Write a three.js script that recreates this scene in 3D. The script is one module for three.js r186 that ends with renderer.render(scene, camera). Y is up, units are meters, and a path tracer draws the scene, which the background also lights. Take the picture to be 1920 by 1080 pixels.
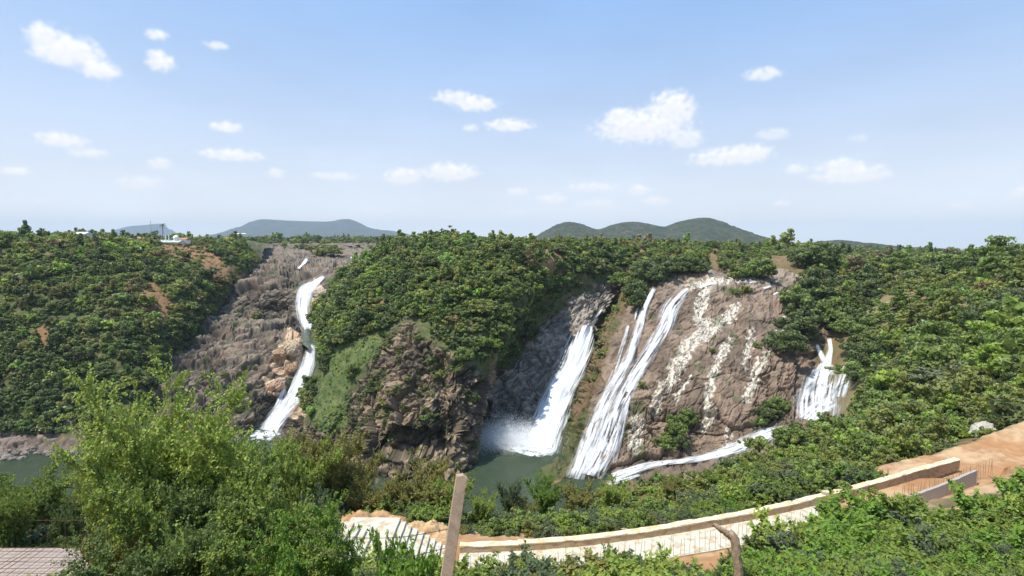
import * as THREE from 'three';
import { createNoise3D, createNoise2D } from 'simplex-noise';
import { mergeGeometries } from 'three/addons/utils/BufferGeometryUtils.js';
import { MeshBVH } from 'three-mesh-bvh';

// ------------------------------------------------------------------ camera, sky, sun, exposure
const scene = new THREE.Scene();
const EYE = new THREE.Vector3(0, 90, 0);                 // eye on the lookout, 90 m above the river
const FOCAL = 1047, PITCH = THREE.MathUtils.degToRad(5.2);
const camera = new THREE.PerspectiveCamera(2 * Math.atan(540 / FOCAL) * 180 / Math.PI, 16 / 9, 0.1, 20000);
camera.position.copy(EYE);
camera.rotation.x = -PITCH;
scene.add(camera);
const renderer = new THREE.WebGLRenderer({ antialias: true });
renderer.toneMapping = THREE.LinearToneMapping;
renderer.toneMappingExposure = 1.1;
renderer.shadowMap.enabled = true;

const { sin, cos, abs, min, max, floor, sqrt, exp, PI, hypot } = Math;
const clamp = (x, a = 0, b = 1) => x < a ? a : x > b ? b : x;
const smooth = (a, b, x) => { const t = clamp((x - a) / (b - a)); return t * t * (3 - 2 * t); };
const mix = (a, b, t) => a + (b - a) * t;
const mix3 = (a, b, t) => [mix(a[0], b[0], t), mix(a[1], b[1], t), mix(a[2], b[2], t)];
function rng(seed) { let s = seed >>> 0; return () => { s = (s + 0x6D2B79F5) >>> 0; let t = s; t = Math.imul(t ^ (t >>> 15), t | 1); t ^= t + Math.imul(t ^ (t >>> 7), t | 61); return ((t ^ (t >>> 14)) >>> 0) / 4294967296; }; }
const n3 = createNoise3D(rng(11)), n2 = createNoise2D(rng(12)), n3b = createNoise3D(rng(13));
function fbm3(x, y, z, o = 4, g = 0.5) { let a = 1, s = 0, t = 0; for (let i = 0; i < o; i++) { s += a * n3(x, y, z); t += a; a *= g; x = x * 2.03 + 7.1; y = y * 2.03 + 3.7; z = z * 2.03 + 1.3; } return s / t; }
function fbm2(x, y, o = 4, g = 0.5) { let a = 1, s = 0, t = 0; for (let i = 0; i < o; i++) { s += a * n2(x, y); t += a; a *= g; x = x * 2.03 + 5.1; y = y * 2.03 + 9.7; } return s / t; }
function ridged3(x, y, z, o = 4) { let a = 1, s = 0, t = 0; for (let i = 0; i < o; i++) { const r = 1 - abs(n3b(x, y, z)); s += a * r * r; t += a; a *= 0.5; x = x * 2.1 + 3.1; y = y * 2.1 + 1.7; z = z * 2.1 + 8.3; } return s / t; }

// survey from the lookout: a bearing (read on a 1920 x 1080 plate) with a forward distance in metres gives a point of the land
const CP = cos(PITCH), SP = sin(PITCH);
function P(px, py, D) {
  const x = (px - 960) / FOCAL, y = (540 - py) / FOCAL;
  const dy = y * CP - SP, dz = -(CP + y * SP), k = D / -dz;
  return new THREE.Vector3(EYE.x + x * k, EYE.y + dy * k, EYE.z - D);
}
function H(px, D, h) {                                     // the same by bearing, distance and level above the river
  const yy = (h - EYE.y) / D, fz = CP - yy * SP;
  return new THREE.Vector3((px - 960) / FOCAL * D * fz, h, -D);
}
function bearing(p) {
  const dx = p.x - EYE.x, dy = p.y - EYE.y, dz = -(p.z - EYE.z), fz = dz * CP - dy * SP, uy = dy * CP + dz * SP;
  return [960 + FOCAL * dx / fz, 540 - FOCAL * uy / fz];
}

const SUN = new THREE.Vector3(-0.36, 0.9, 0.2).normalize();
{
  const W = 2048, Hh = 1024, data = new Float32Array(W * Hh * 4);
  const horizon = [0.9, 0.935, 0.95], zen = [0.075, 0.325, 0.78];
  for (let j = 0; j < Hh; j++) {
    const el = ((j + 0.5) / Hh - 0.5) * PI, e = max(0, el) * 180 / PI;
    for (let i = 0; i < W; i++) {
      const az = ((i + 0.5) / W - 0.5) * 2 * PI, d = [cos(az) * cos(el), sin(el), sin(az) * cos(el)];
      const sunw = d[0] * SUN.x + d[1] * SUN.y + d[2] * SUN.z;
      const t = 1 - exp(-Math.pow(e / 15, 1.2));
      let c = mix3(horizon, zen, t * 0.93);
      const g = Math.pow(clamp((sunw + 0.35) / 1.35), 3.2);
      c = [c[0] + 0.44 * g, c[1] + 0.42 * g, c[2] + 0.36 * g];
      const veil = 1 + 0.05 * fbm3(d[0] * 3, d[1] * 9, d[2] * 3, 4);
      for (let k = 0; k < 3; k++) data[(j * W + i) * 4 + k] = c[k] * veil;
      data[(j * W + i) * 4 + 3] = 1;
    }
  }
  const clouds = [];
  const deg = 180 / PI;
  const seen = [[85,72,34,34],[135,98,56,40],[188,132,34,26],[110,100,50,30],[292,66,20,12],[300,117,25,24],[405,86,20,9,.8],[850,184,34,14,.9],[890,196,40,16],[955,236,42,13],[881,240,14,8,.8],
    [423,239,28,13],[435,292,55,14],[118,264,44,20],[165,288,34,13,.8],[26,322,34,12],[300,308,22,14,.8],[265,345,44,18,.6],[517,326,17,12,.7],[628,331,42,9,.7],[757,333,34,18,.9],[843,325,48,20],
    [970,360,18,9,.8],[1036,375,27,11,.9],[1110,352,45,10,.7],[1197,358,20,12,.9],[1230,378,24,10,.9],[1120,387,40,13,.55],[1205,240,88,36],[1260,205,44,36],[1165,222,30,20],[1285,262,34,22,.75],
    [1365,296,72,21],[1405,288,40,20],[1430,140,33,15,.85],[1448,253,32,13,.6],[1590,328,72,24],[1575,312,42,18],[1493,318,22,12,.75],[1640,328,32,14,.7],[1610,260,18,10,.35],[1468,383,16,9,.8],
    [1800,388,28,10,.7],[1760,416,15,9,.7],[1853,431,22,9,.8],[1908,362,26,14,.9],[965,402,20,8,.5],[700,397,40,9,.35],[60,380,44,11,.45],[1115,416,60,9,.3]];
  for (const [px, py, w, h, o = 1] of seen) {
    const p = P(px, py, 1000).sub(EYE).normalize(), q = P(px + w, py, 1000).sub(EYE).normalize();
    const s = p.angleTo(q) * deg / w;
    clouds.push([Math.atan2(p.z, p.x) * deg, Math.asin(p.y) * deg, w * s / cos(Math.asin(p.y)), h * s, o]);
  }
  const r = rng(5);
  for (let k = 0; k < 110; k++) {
    const az = -90 + 50 + r() * 260, el = 4 + r() * 50, w = (1 + r() * 3);
    clouds.push([((az + 540) % 360) - 180, el, w, w * (0.3 + 0.2 * r()), 0.5 + 0.5 * r()]);
  }
  const cover = new Float32Array(W * Hh), lift = new Float32Array(W * Hh);
  clouds.forEach(([az, el, w, h, o], q) => {
    const i0 = floor(((az - 2 * w) / 360 + 0.5) * W), i1 = floor(((az + 2 * w) / 360 + 0.5) * W), j0 = floor(((el - 2 * h) / 180 + 0.5) * Hh), j1 = floor(((el + 2 * h) / 180 + 0.5) * Hh);
    for (let j = j0; j <= j1; j++) for (let i = i0; i <= i1; i++) {
      const a = ((i + 0.5) / W - 0.5) * 360, b = ((j + 0.5) / Hh - 0.5) * 180;
      let dx = (a - az) / w, dy = (b - el) / h;
      const f = fbm2(a * 0.9 + q * 3, b * 1.3, 5, 0.55), f2 = fbm2(a * 3.1, b * 3.7 + q, 3, 0.6);
      if (dy < 0) dy *= 1.25;
      const body = 1.0 - 0.8 * dx * dx - dy * dy + 0.75 * f + 0.42 * f2;
      const c = o * smooth(-0.3, 0.85, body) * smooth(2, 1.5, hypot(dx, dy) * 1.2), at = j * W + ((i + W) % W);
      if (c > cover[at]) { cover[at] = c; lift[at] = 0.5 + 0.5 * clamp(dy + 0.6 * f); }
    }
  });
  for (let k = 0; k < W * Hh; k++) if (cover[k] > 0) {
    const c = mix3([0.74, 0.77, 0.83], [1.03, 1.03, 1.03], lift[k]), t = cover[k] * 0.96;
    for (let m = 0; m < 3; m++) data[k * 4 + m] = mix(data[k * 4 + m], c[m], t);
  }
  const tex = new THREE.DataTexture(data, W, Hh, THREE.RGBAFormat, THREE.FloatType);
  tex.mapping = THREE.EquirectangularReflectionMapping; tex.magFilter = THREE.LinearFilter; tex.minFilter = THREE.LinearFilter; tex.needsUpdate = true;
  scene.background = tex; scene.environment = tex;
}
const sun = new THREE.DirectionalLight(new THREE.Color().setRGB(1, 0.94, 0.81), 5.0);
sun.name = 'sun'; sun.position.copy(SUN).multiplyScalar(900); sun.castShadow = true; sun.shadow.radius = 1;
Object.assign(sun.shadow.camera, { left: -500, right: 500, top: 500, bottom: -500, near: 1, far: 3000 });
sun.target.position.set(0, 40, -200); sun.position.add(sun.target.position);
scene.add(sun, sun.target);
scene.fog = new THREE.FogExp2(new THREE.Color().setRGB(0.68, 0.83, 1.0), 0.00006);

// ------------------------------------------------------------------ naming
const taken = {};
function numbered(n) { const k = taken[n] = (taken[n] ?? -1) + 1; return k ? n + '_' + String(k).padStart(3, '0') : n; }
function shade(o) { o.traverse(c => { if (c.isMesh) { c.castShadow = true; c.receiveShadow = true; } }); return o; }
function tag(o, label, category, group) { o.userData = { label, category }; if (group) o.userData.group = group; return o; }
function top(name, o) { o.name = numbered(name); scene.add(shade(o)); return o; }
function land(name, geo, mat, label) { const m = new THREE.Mesh(geo, mat); top(name, m); m.userData = { kind: 'structure', label }; return m; }
function part(name, geo, mat, parent) { const m = new THREE.Mesh(geo, mat); m.name = name; parent.add(m); m.castShadow = m.receiveShadow = true; return m; }
const std = (c, rough = 0.95, extra = {}) => new THREE.MeshStandardMaterial({ color: new THREE.Color().setRGB(...c), roughness: rough, ...extra });

// ------------------------------------------------------------------ land helpers
function cr(a, b, c, d, t, k) { const t2 = t * t, t3 = t2 * t; return 0.5 * ((2 * b[k]) + (c[k] - a[k]) * t + (2 * a[k] - 5 * b[k] + 4 * c[k] - d[k]) * t2 + (3 * b[k] - a[k] - 3 * c[k] + d[k]) * t3); }
const gap = (a, b) => max(1e-6, Math.pow(hypot(a[0] - b[0], a[1] - b[1], a[2] - b[2]), 0.75));
function spline(pts, counts) {                            // curve through points, tangents by spacing so that long gaps do not overshoot; counts[i] steps in gap i
  const out = [], n = pts.length;
  const tan = pts.map((p, i) => { const a = pts[max(0, i - 1)], c = pts[min(n - 1, i + 1)], u = i ? gap(a, p) : 1, v = i < n - 1 ? gap(p, c) : 1; return [0, 1, 2].map(k => { const s = i ? (p[k] - a[k]) / u : (c[k] - p[k]) / v, t = i < n - 1 ? (c[k] - p[k]) / v : s; return s * t <= 0 && k === 1 ? 0 : (s * v + t * u) / (u + v); }); });
  for (let i = 0; i < n - 1; i++) {
    const b = pts[i], c = pts[i + 1], L = gap(b, c);
    for (let s = 0; s < counts[i]; s++) { const t = s / counts[i], t2 = t * t, t3 = t2 * t; out.push([0, 1, 2].map(k => (2 * t3 - 3 * t2 + 1) * b[k] + (t3 - 2 * t2 + t) * L * tan[i][k] + (3 * t2 - 2 * t3) * c[k] + (t3 - t2) * L * tan[i + 1][k])); }
  }
  out.push(pts[n - 1].slice());
  return out;
}
function grid(nu, nv, at) {                               // nv rows of nu points
  const pos = new Float32Array(nu * nv * 3), idx = new Uint32Array((nu - 1) * (nv - 1) * 6);
  for (let j = 0, q = 0; j < nv; j++) for (let i = 0; i < nu; i++, q += 3) { const p = at(i, j); pos[q] = p[0]; pos[q + 1] = p[1]; pos[q + 2] = p[2]; }
  let q = 0;
  for (let j = 0; j < nv - 1; j++) for (let i = 0; i < nu - 1; i++) { const a = j * nu + i, b = a + 1, c = a + nu, d = c + 1; idx[q++] = a; idx[q++] = c; idx[q++] = b; idx[q++] = b; idx[q++] = c; idx[q++] = d; }
  const g = new THREE.BufferGeometry();
  g.setAttribute('position', new THREE.BufferAttribute(pos, 3)); g.setIndex(new THREE.BufferAttribute(idx, 1)); g.computeVertexNormals();
  return g;
}
function patch(rows, ucount, vcount) {
  const R = rows.map(r => spline(r.map(p => p.toArray()), ucount)), nu = R[0].length;
  const cols = []; for (let i = 0; i < nu; i++) cols.push(spline(R.map(r => r[i]), vcount));
  return grid(nu, cols[0].length, (i, j) => cols[i][j]);
}
function relief(g, f) {                                   // f(x, y, z, px, py) -> [push along normal, r, g, b]
  const p = g.attributes.position, n = g.attributes.normal, col = new Float32Array(p.count * 3), v = new THREE.Vector3(), moved = new Float32Array(p.count * 3);
  for (let i = 0; i < p.count; i++) {
    v.fromBufferAttribute(p, i);
    const [px, py] = bearing(v), o = f(v.x, v.y, v.z, px, py, n.getX(i), n.getY(i), n.getZ(i));
    moved[i * 3] = v.x + n.getX(i) * o[0] + (o[4] ?? 0); moved[i * 3 + 1] = v.y + n.getY(i) * o[0]; moved[i * 3 + 2] = v.z + n.getZ(i) * o[0] + (o[5] ?? 0);
    col[i * 3] = o[1]; col[i * 3 + 1] = o[2]; col[i * 3 + 2] = o[3];
  }
  g.setAttribute('position', new THREE.BufferAttribute(moved, 3));
  g.setAttribute('color', new THREE.BufferAttribute(col, 3));
  g.computeVertexNormals();
  return g;
}
function inside(poly, x, y) { let c = false; for (let i = 0, j = poly.length - 1; i < poly.length; j = i++) { const a = poly[i], b = poly[j]; if ((a[1] > y) !== (b[1] > y) && x < (b[0] - a[0]) * (y - a[1]) / (b[1] - a[1]) + a[0]) c = !c; } return c; }
function hash3(x, y, z) { let h = Math.imul(x, 374761393) ^ Math.imul(y, 668265263) ^ Math.imul(z, 1274126177); h = Math.imul(h ^ (h >>> 13), 1274126177); h ^= h >>> 16; return (h >>> 0) / 4294967296; }
function cells(x, y, z) {                                 // Worley: nearest, second nearest, id
  const X = floor(x), Y = floor(y), Z = floor(z); let f1 = 9, f2 = 9, id = 0;
  for (let a = -1; a <= 1; a++) for (let b = -1; b <= 1; b++) for (let c = -1; c <= 1; c++) {
    const i = X + a, j = Y + b, k = Z + c, h = hash3(i, j, k), dx = i + h - x, dy = j + hash3(i + 57, j, k) - y, dz = k + hash3(i, j + 91, k) - z, d = dx * dx + dy * dy + dz * dz;
    if (d < f1) { f2 = f1; f1 = d; id = h; } else if (d < f2) f2 = d;
  }
  return [sqrt(f1), sqrt(f2), hash3(floor(id * 1e6), 3, 5)];
}
function ledges(F, gap_, x, y, z) { const t0 = (along(F, 1, x, y, z) + 5 * fbm3(x * 0.035, y * 0.035, z * 0.035, 3) + 1.2 * fbm3(x * 0.2, y * 0.2, z * 0.2, 2)) / gap_, t = t0 - floor(t0), k = 0.5 + 0.9 * hash3(floor(t0), 7, floor(along(F, 0, x, y, z) / 30)); return k * (smooth(0, 0.8, t) - smooth(0.82, 1, t) - 0.4); }
function frame(a, b) { const A = new THREE.Vector3(...a).normalize(), C = A.clone().cross(new THREE.Vector3(...b)).normalize(), B = C.clone().cross(A); return [A, B, C]; }
const along = (F, k, x, y, z) => F[k].x * x + F[k].y * y + F[k].z * z;
// broken rock in beds that run along F[0]
function beds(F, L, x, y, z, warp = 1) {
  const cw = L[0] > 14 ? 0.075 : 0.15;
  const w = fbm3(x * 0.03, y * 0.03, z * 0.03, 3) * 7 * warp;
  const a = along(F, 0, x, y, z), b = along(F, 1, x, y, z) + w, c = along(F, 2, x, y, z) + w * 0.6;
  const [f1, f2, id] = cells(a / L[0], b / L[1], c / L[2]), [g1, g2, jd] = cells(a / L[0] * 2.7 + 9, b / L[1] * 2.7, c / L[2] * 2.7);
  const crack = 1 - smooth(0, cw, f2 - f1), hair = 1 - smooth(0, 0.16, g2 - g1);
  return { push: (id - 0.5) * 2 - crack * 1.5 + ((jd - 0.5) * 0.7 - hair * 0.5) * 0.6, crack, hair, id, jd, b, a };
}
// ------------------------------------------------------------------ the land
const rockMat = new THREE.MeshStandardMaterial({ vertexColors: true, roughness: 0.92 });
const soilMat = new THREE.MeshStandardMaterial({ vertexColors: true, roughness: 1 });
const GREEN = [0.075, 0.09, 0.028], DRY = [0.17, 0.115, 0.055], SOIL = [0.23, 0.125, 0.06];
const ground = [];                                        // meshes that carry plants and water
const tint = (c, k) => [c[0] * k, c[1] * k, c[2] * k];
function scrub(x, y, z, soil = 0) {                       // earth, leaf litter and low growth on a slope
  const a = fbm3(x * 0.05, y * 0.05, z * 0.05, 4), b = fbm3(x * 0.4, y * 0.4, z * 0.4, 3);
  return tint(mix3(mix3(GREEN, DRY, smooth(0.0, 0.6, a + b * 0.4)), SOIL, soil), 1 + 0.35 * b);
}
const rowsOf = (list) => list.map(r => r.map(([a, b, c]) => c < 0 ? H(a, b, -c - 100) : P(a, b, c)));   // c < 0: level, written as -(100 + level)
const lev = h => -(100 + h), fallOff = (px, D) => 0.02 * max(0, px - 700) * D / 1047;   // the plateau sinks to the right

const shoreF = frame([1, 0.1, -0.2], [0, 1, 0.3]);
// left hill
const hillSoil = [[[292, 450], [380, 452], [402, 482], [300, 480]], [[248, 546], [300, 538], [338, 588], [288, 588]], [[58, 608], [100, 606], [96, 655], [70, 650]], [[345, 470], [400, 478], [465, 520], [420, 540]]];
{
  const px = [-700, -350, -100, 0, 150, 280, 380, 450, 510], L = [];
  L.push(px.map((q, i) => [q, 900, lev(80)]));
  L.push([[-700, 457, 320], [-350, 456, 335], [-100, 453, 350], [0, 451, 355], [150, 455, 385], [280, 460, 425], [380, 461, 450], [440, 465, 470], [490, 485, 520]]);
  L.push([[-700, 510, 295], [-350, 500, 305], [-100, 495, 315], [0, 493, 322], [150, 495, 340], [280, 500, 362], [380, 505, 385], [430, 510, 400], [480, 540, 450]]);
  L.push([[-700, 600, 268], [-350, 600, 274], [-100, 600, 280], [0, 600, 285], [150, 600, 292], [270, 600, 302], [350, 600, 328], [395, 600, 365], [440, 620, 400]]);
  L.push([[-700, 700, 252], [-350, 700, 255], [-100, 700, 258], [0, 700, 262], [150, 700, 266], [250, 700, 272], [312, 700, 297], [345, 700, 325], [385, 720, 350]]);
  L.push([[-700, 790, 236], [-350, 790, 238], [-100, 790, 239], [0, 790, 241], [150, 790, 246], [250, 785, 252], [285, 780, 272], [315, 780, 292], [345, 790, 305]]);
  L.push([[-700, 840, 228], [-350, 840, 228], [-100, 840, 228], [0, 838, 229], [130, 828, 233], [230, 815, 240], [300, 805, 252], [340, 800, 262], [380, 800, 275]]);
  L.push(px.map((q, i) => [q + (i > 5 ? -80 : 0), [205, 206, 210, 214, 222, 232, 240, 250, 262][i], lev(-5)]));
  const g = patch(rowsOf(L), [40, 40, 40, 50, 50, 50, 40, 30], [20, 20, 40, 40, 40, 30, 20]);
  relief(g, (x, y, z, px, py) => {
    const w = 26 * fbm3(x * 0.06, y * 0.06, z * 0.06, 4);
    const soil = hillSoil.some(q => inside(q, px + w, py + w)) ? 1 : 0, shore = smooth(9, 3, y + 2 * w * 0.15);
    const b = beds(shoreF, [4, 2, 3], x, y, z);
    let c = scrub(x, y, z, soil * 0.9);
    if (shore > 0) c = mix3(c, tint([0.17, 0.13, 0.105], 0.7 + 0.6 * b.id), shore);
    return [2.2 * fbm3(x * 0.03, y * 0.03, z * 0.03, 4) + 0.5 * fbm3(x * 0.3, y * 0.3, z * 0.3, 2) + shore * b.push * 0.7, ...c];
  });
  ground.push(land('wooded_hill', g, soilMat, 'steep wooded hill above the river on the left'));
}

// bedrock of the far cascade
{
  const F = frame([0.86, 0.36, -0.42], [0, 1, 0.5]), L = [];
  const px = [250, 320, 400, 460, 520, 555, 580, 600, 640, 690, 760];
  L.push(px.map(q => [q, 456, 1400]));
  L.push(px.map(q => [q, 468, 820]));
  L.push([[250, 492, 560], [320, 492, 560], [400, 490, 560], [460, 490, 560], [520, 490, 560], [555, 491, 560], [580, 492, 555], [600, 493, 550], [640, 492, 545], [690, 492, 540], [760, 490, 520]]);
  L.push([[250, 530, 440], [320, 525, 440], [400, 520, 435], [460, 518, 430], [520, 518, 425], [555, 522, 415], [580, 526, 400], [602, 522, 395], [640, 518, 400], [690, 518, 405], [760, 520, 410]]);
  L.push([[250, 575, 400], [320, 570, 398], [400, 562, 392], [460, 556, 386], [520, 548, 384], [550, 546, 385], [572, 545, 385], [594, 545, 381], [640, 545, 372], [680, 545, 370], [740, 545, 375]]);
  L.push([[240, 610, 360], [310, 600, 362], [390, 590, 366], [450, 585, 370], [510, 583, 374], [548, 585, 374], [570, 590, 366], [595, 590, 360], [625, 590, 350], [660, 590, 345], [720, 590, 350]]);
  L.push([[230, 650, 325], [300, 640, 328], [380, 622, 335], [440, 612, 342], [500, 608, 348], [545, 612, 350], [572, 618, 351], [592, 618, 350], [618, 618, 333], [650, 620, 325], [700, 620, 325]]);
  L.push([[220, 690, 298], [290, 680, 302], [370, 665, 308], [430, 655, 312], [490, 645, 314], [535, 640, 312], [566, 640, 312], [590, 645, 311], [608, 645, 300], [635, 650, 298], [680, 650, 300]]);
  L.push([[210, 730, 280], [280, 720, 282], [350, 705, 285], [415, 690, 289], [475, 680, 291], [520, 668, 292], [560, 660, 292], [584, 662, 296], [602, 665, 285], [625, 670, 284], [660, 680, 285]]);
  L.push([[200, 780, 262], [270, 770, 264], [340, 755, 267], [400, 745, 270], [455, 735, 271], [505, 725, 271], [535, 722, 274], [558, 725, 274], [590, 725, 268], [615, 730, 266], [650, 735, 266]]);
  L.push([[190, 830, 246], [260, 820, 248], [320, 808, 250], [380, 800, 252], [430, 798, 252], [465, 800, 253], [490, 798, 258], [515, 795, 258], [565, 785, 250], [590, 785, 250], [620, 785, 250]]);
  L.push([[180, 860, 234], [250, 850, 236], [300, 845, 238], [360, 838, 241], [410, 838, 243], [450, 838, 244], [480, 838, 246], [510, 835, 246], [550, 830, 243], [575, 830, 243], [600, 830, 243]]);
  const g = patch(rowsOf(L), [40, 50, 50, 50, 36, 30, 24, 36, 36, 36], [30, 50, 50, 40, 40, 40, 36, 36, 50, 50, 30]);
  const falls = [[605, 520], [588, 535], [570, 545], [568, 580], [578, 610], [592, 640], [585, 650], [575, 690], [545, 750], [500, 805]];
  const pale = [[[565, 640], [600, 610], [590, 690], [560, 690]], [[540, 622], [575, 640], [575, 690], [525, 700], [505, 690]], [[495, 712], [545, 705], [535, 740], [500, 735]], [[590, 520], [612, 545], [605, 585], [588, 575]], [[590, 655], [640, 650], [580, 790], [545, 790]]];
  relief(g, (x, y, z, px, py) => {
    const far = smooth(430, 900, -z), b = beds(F, [13, 2.4, 4], x, y, z), B = beds(F, [34, 8, 12], x, y, z, 2), r = ridged3(x * 0.08, y * 0.16, z * 0.08, 4);
    let dw = 99; for (let i = 0; i < falls.length - 1; i++) dw = min(dw, segd(px, py, falls[i], falls[i + 1]));
    const calm = smooth(8, 26, dw), w = 7 * fbm3(x * 0.1, y * 0.1, z * 0.1, 3);
    const push = calm * (ledges(F, 11, x, y, z) * 4.2 * (1 - 0.6 * far) + B.push * 1.7 * (1 - 0.5 * far) + b.push * 0.7 + (r - 0.5) * 1.5) - (1 - calm) * 1.2;
    const v = fbm3(x * 0.11, y * 0.3, z * 0.11, 4);
    let c = mix3([0.062, 0.05, 0.038], [0.2, 0.162, 0.12], smooth(-0.5, 0.7, v * 1.2 + (b.id - 0.5) * 0.7 + (B.id - 0.5) * 0.9));
    c = mix3(c, [0.22, 0.15, 0.11], 0.7 * smooth(0.1, 0.6, fbm3(x * 0.03, y * 0.05, z * 0.03, 3) + 0.45 * far));
    if (pale.some(q => inside(q, px + w, py + w))) c = mix3([0.42, 0.25, 0.15], [0.55, 0.46, 0.34], b.jd);
    const moss = smooth(0.38, 0.6, fbm3(x * 0.045 + 9, y * 0.045, z * 0.045, 3) + 0.2 * v);
    c = mix3(c, [0.06, 0.075, 0.025], moss * 0.8);
    return [push, ...tint(c, 0.85 + 0.3 * b.id)];
  });
  ground.push(land('rock_cascade', g, rockMat, 'grey brown bedrock of the far cascade'));
}
function segd(x, y, a, b) { const dx = b[0] - a[0], dy = b[1] - a[1], t = clamp(((x - a[0]) * dx + (y - a[1]) * dy) / (dx * dx + dy * dy)); return hypot(x - a[0] - t * dx, y - a[1] - t * dy); }

// headland between the falls, with the grey chute on its right flank
const cliffEdge = [[560, 800], [600, 790], [640, 752], [690, 690], [720, 625], [770, 600], [800, 640], [850, 672], [900, 690], [955, 690], [990, 640], [1040, 590], [1085, 552], [1150, 522], [1260, 500]];
const edgeAt = px => { for (let i = 0; i < cliffEdge.length - 1; i++) if (px <= cliffEdge[i + 1][0]) return mix(cliffEdge[i][1], cliffEdge[i + 1][1], clamp((px - cliffEdge[i][0]) / (cliffEdge[i + 1][0] - cliffEdge[i][0]))); return 500; };
const chute = [[925, 800], [912, 745], [955, 690], [990, 640], [1040, 590], [1085, 552], [1152, 520], [1165, 550], [1125, 590], [1112, 625], [1060, 760], [1010, 850], [960, 810]];
const lawn = [[[598, 690], [640, 648], [700, 622], [722, 640], [700, 682], [662, 702], [642, 742], [600, 765], [590, 720]], [[590, 742], [655, 742], [645, 800], [600, 812], [585, 790]]];
const headSoil = [[[1008, 455], [1045, 455], [1075, 525], [1008, 520]], [[1180, 470], [1230, 480], [1225, 510], [1180, 500]]];
{
  const L = [
    [735, 760, 790, 830, 900, 960, 1010, 1060, 1120, 1180, 1240].map((q, i) => [q, 900, lev((i ? 80 : 74) - fallOff(q, 900))]),
    [[715, 478, 410], [748, 467, 352], [790, 464, 335], [850, 464, 330], [910, 466, 330], [960, 467, 332], [1010, 468, 336], [1060, 469, 345], [1120, 467, 365], [1180, 468, 385], [1250, 469, 400]],
    [[640, 525, 380], [698, 508, 305], [760, 506, 285], [830, 505, 278], [900, 505, 275], [960, 505, 280], [1010, 505, 292], [1050, 503, 322], [1105, 501, 342], [1165, 503, 360], [1215, 505, 375]],
    [[590, 600, 340], [645, 582, 276], [710, 580, 256], [780, 580, 250], [860, 580, 248], [930, 580, 252], [978, 578, 266], [1010, 574, 308], [1070, 561, 322], [1125, 553, 335], [1175, 552, 350]],
    [[580, 660, 300], [613, 650, 262], [660, 650, 245], [730, 650, 236], [810, 650, 230], [880, 650, 230], [932, 650, 242], [962, 648, 296], [1025, 640, 302], [1090, 625, 300], [1130, 628, 318]],
    [[572, 730, 277], [599, 722, 250], [640, 730, 235], [700, 730, 225], [790, 730, 217], [860, 730, 217], [905, 730, 228], [930, 730, 280], [985, 725, 283], [1050, 730, 272], [1090, 735, 288]],
    [[560, 800, 254], [585, 785, 240], [630, 800, 225], [690, 800, 215], [770, 800, 208], [848, 800, 208], [894, 800, 222], [908, 786, 268], [950, 778, 272], [1022, 790, 255], [1062, 795, 267]],
    [[560, 850, 242], [600, 850, 228], [650, 850, 217], [700, 850, 209], [770, 850, 203], [838, 850, 203], [884, 850, 213], [900, 806, 262], [945, 795, 270], [1008, 836, 240], [1052, 840, 251]],
    [[560, 232, lev(-5)], [600, 216, lev(-5)], [650, 206, lev(-5)], [700, 199, lev(-5)], [770, 193, lev(-5)], [830, 193, lev(-5)], [874, 205, lev(-5)], [898, 240, lev(-5)], [945, 262, lev(-5)], [1005, 234, lev(-5)], [1045, 245, lev(-5)]]];
  const g = patch(rowsOf(L), [30, 70, 84, 90, 84, 70, 56, 56, 56, 40], [16, 44, 50, 60, 96, 96, 70, 30]);
  const FC = frame([0.8, 0.3, -0.5], [0, 1, 0.5]), FH = frame([0.25, 1, -0.3], [1, 0, 0.2]);
  const cave = [[695, 850], [710, 815], [745, 795], [800, 800], [835, 815], [850, 845], [800, 852], [745, 862]];
  relief(g, (x, y, z, px, py) => {
    const w = 16 * fbm3(x * 0.05, y * 0.05, z * 0.05, 4), bare = smooth(-16, 16, py + w - edgeAt(px)), grey = inside(chute, px + w * 0.5, py + w * 0.5) ? 1 : 0;
    const b = grey ? beds(FC, [9, 2, 4], x, y, z) : beds(FH, [5.5, 4, 4], x, y, z), B = grey ? beds(FC, [24, 5, 9], x, y, z) : beds(FH, [17, 11, 12], x, y, z), r = ridged3(x * 0.09, y * 0.09, z * 0.09, 4);
    const dry = px > 1108 && py > 600 ? 1 : 0;
    let c, push;
    const v = fbm3(x * 0.15, y * 0.15, z * 0.15, 4), u = fbm3(x * 0.035, y * 0.035, z * 0.035, 3);
    if (grey) c = mix3([0.17, 0.148, 0.128], [0.38, 0.33, 0.28], smooth(-0.5, 0.6, v + (b.id - 0.5)));
    else {
      c = mix3([0.076, 0.059, 0.041], [0.205, 0.15, 0.1], smooth(-0.35, 0.6, u * 0.9 + v * 0.4 + (b.id - 0.5) * 0.5 + 0.12));
      c = mix3(c, [0.36, 0.27, 0.18], 0.8 * smooth(0.4, 0.75, v + 0.5 * b.jd));
      c = mix3(c, [0.06, 0.07, 0.022], 0.85 * smooth(0.1, 0.4, fbm3(x * 0.07 + 4, y * 0.07, z * 0.07, 4) - 0.0015 * (py - 700)));
    }
    const g1 = lawn.some(q => inside(q, px + w * 0.8, py + w * 0.6)) ? 1 : 0;
    if (g1 && !grey) c = tint(mix3([0.05, 0.085, 0.02], [0.13, 0.15, 0.045], smooth(-0.4, 0.5, v + 0.6 * n3(x * 0.8, y * 0.8, z * 0.8))), 1);
    const hs = headSoil.some(q => inside(q, px + w, py + w)) ? 0.95 : 0;
    c = mix3(scrub(x, y, z, hs), c, max(bare, g1));
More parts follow.
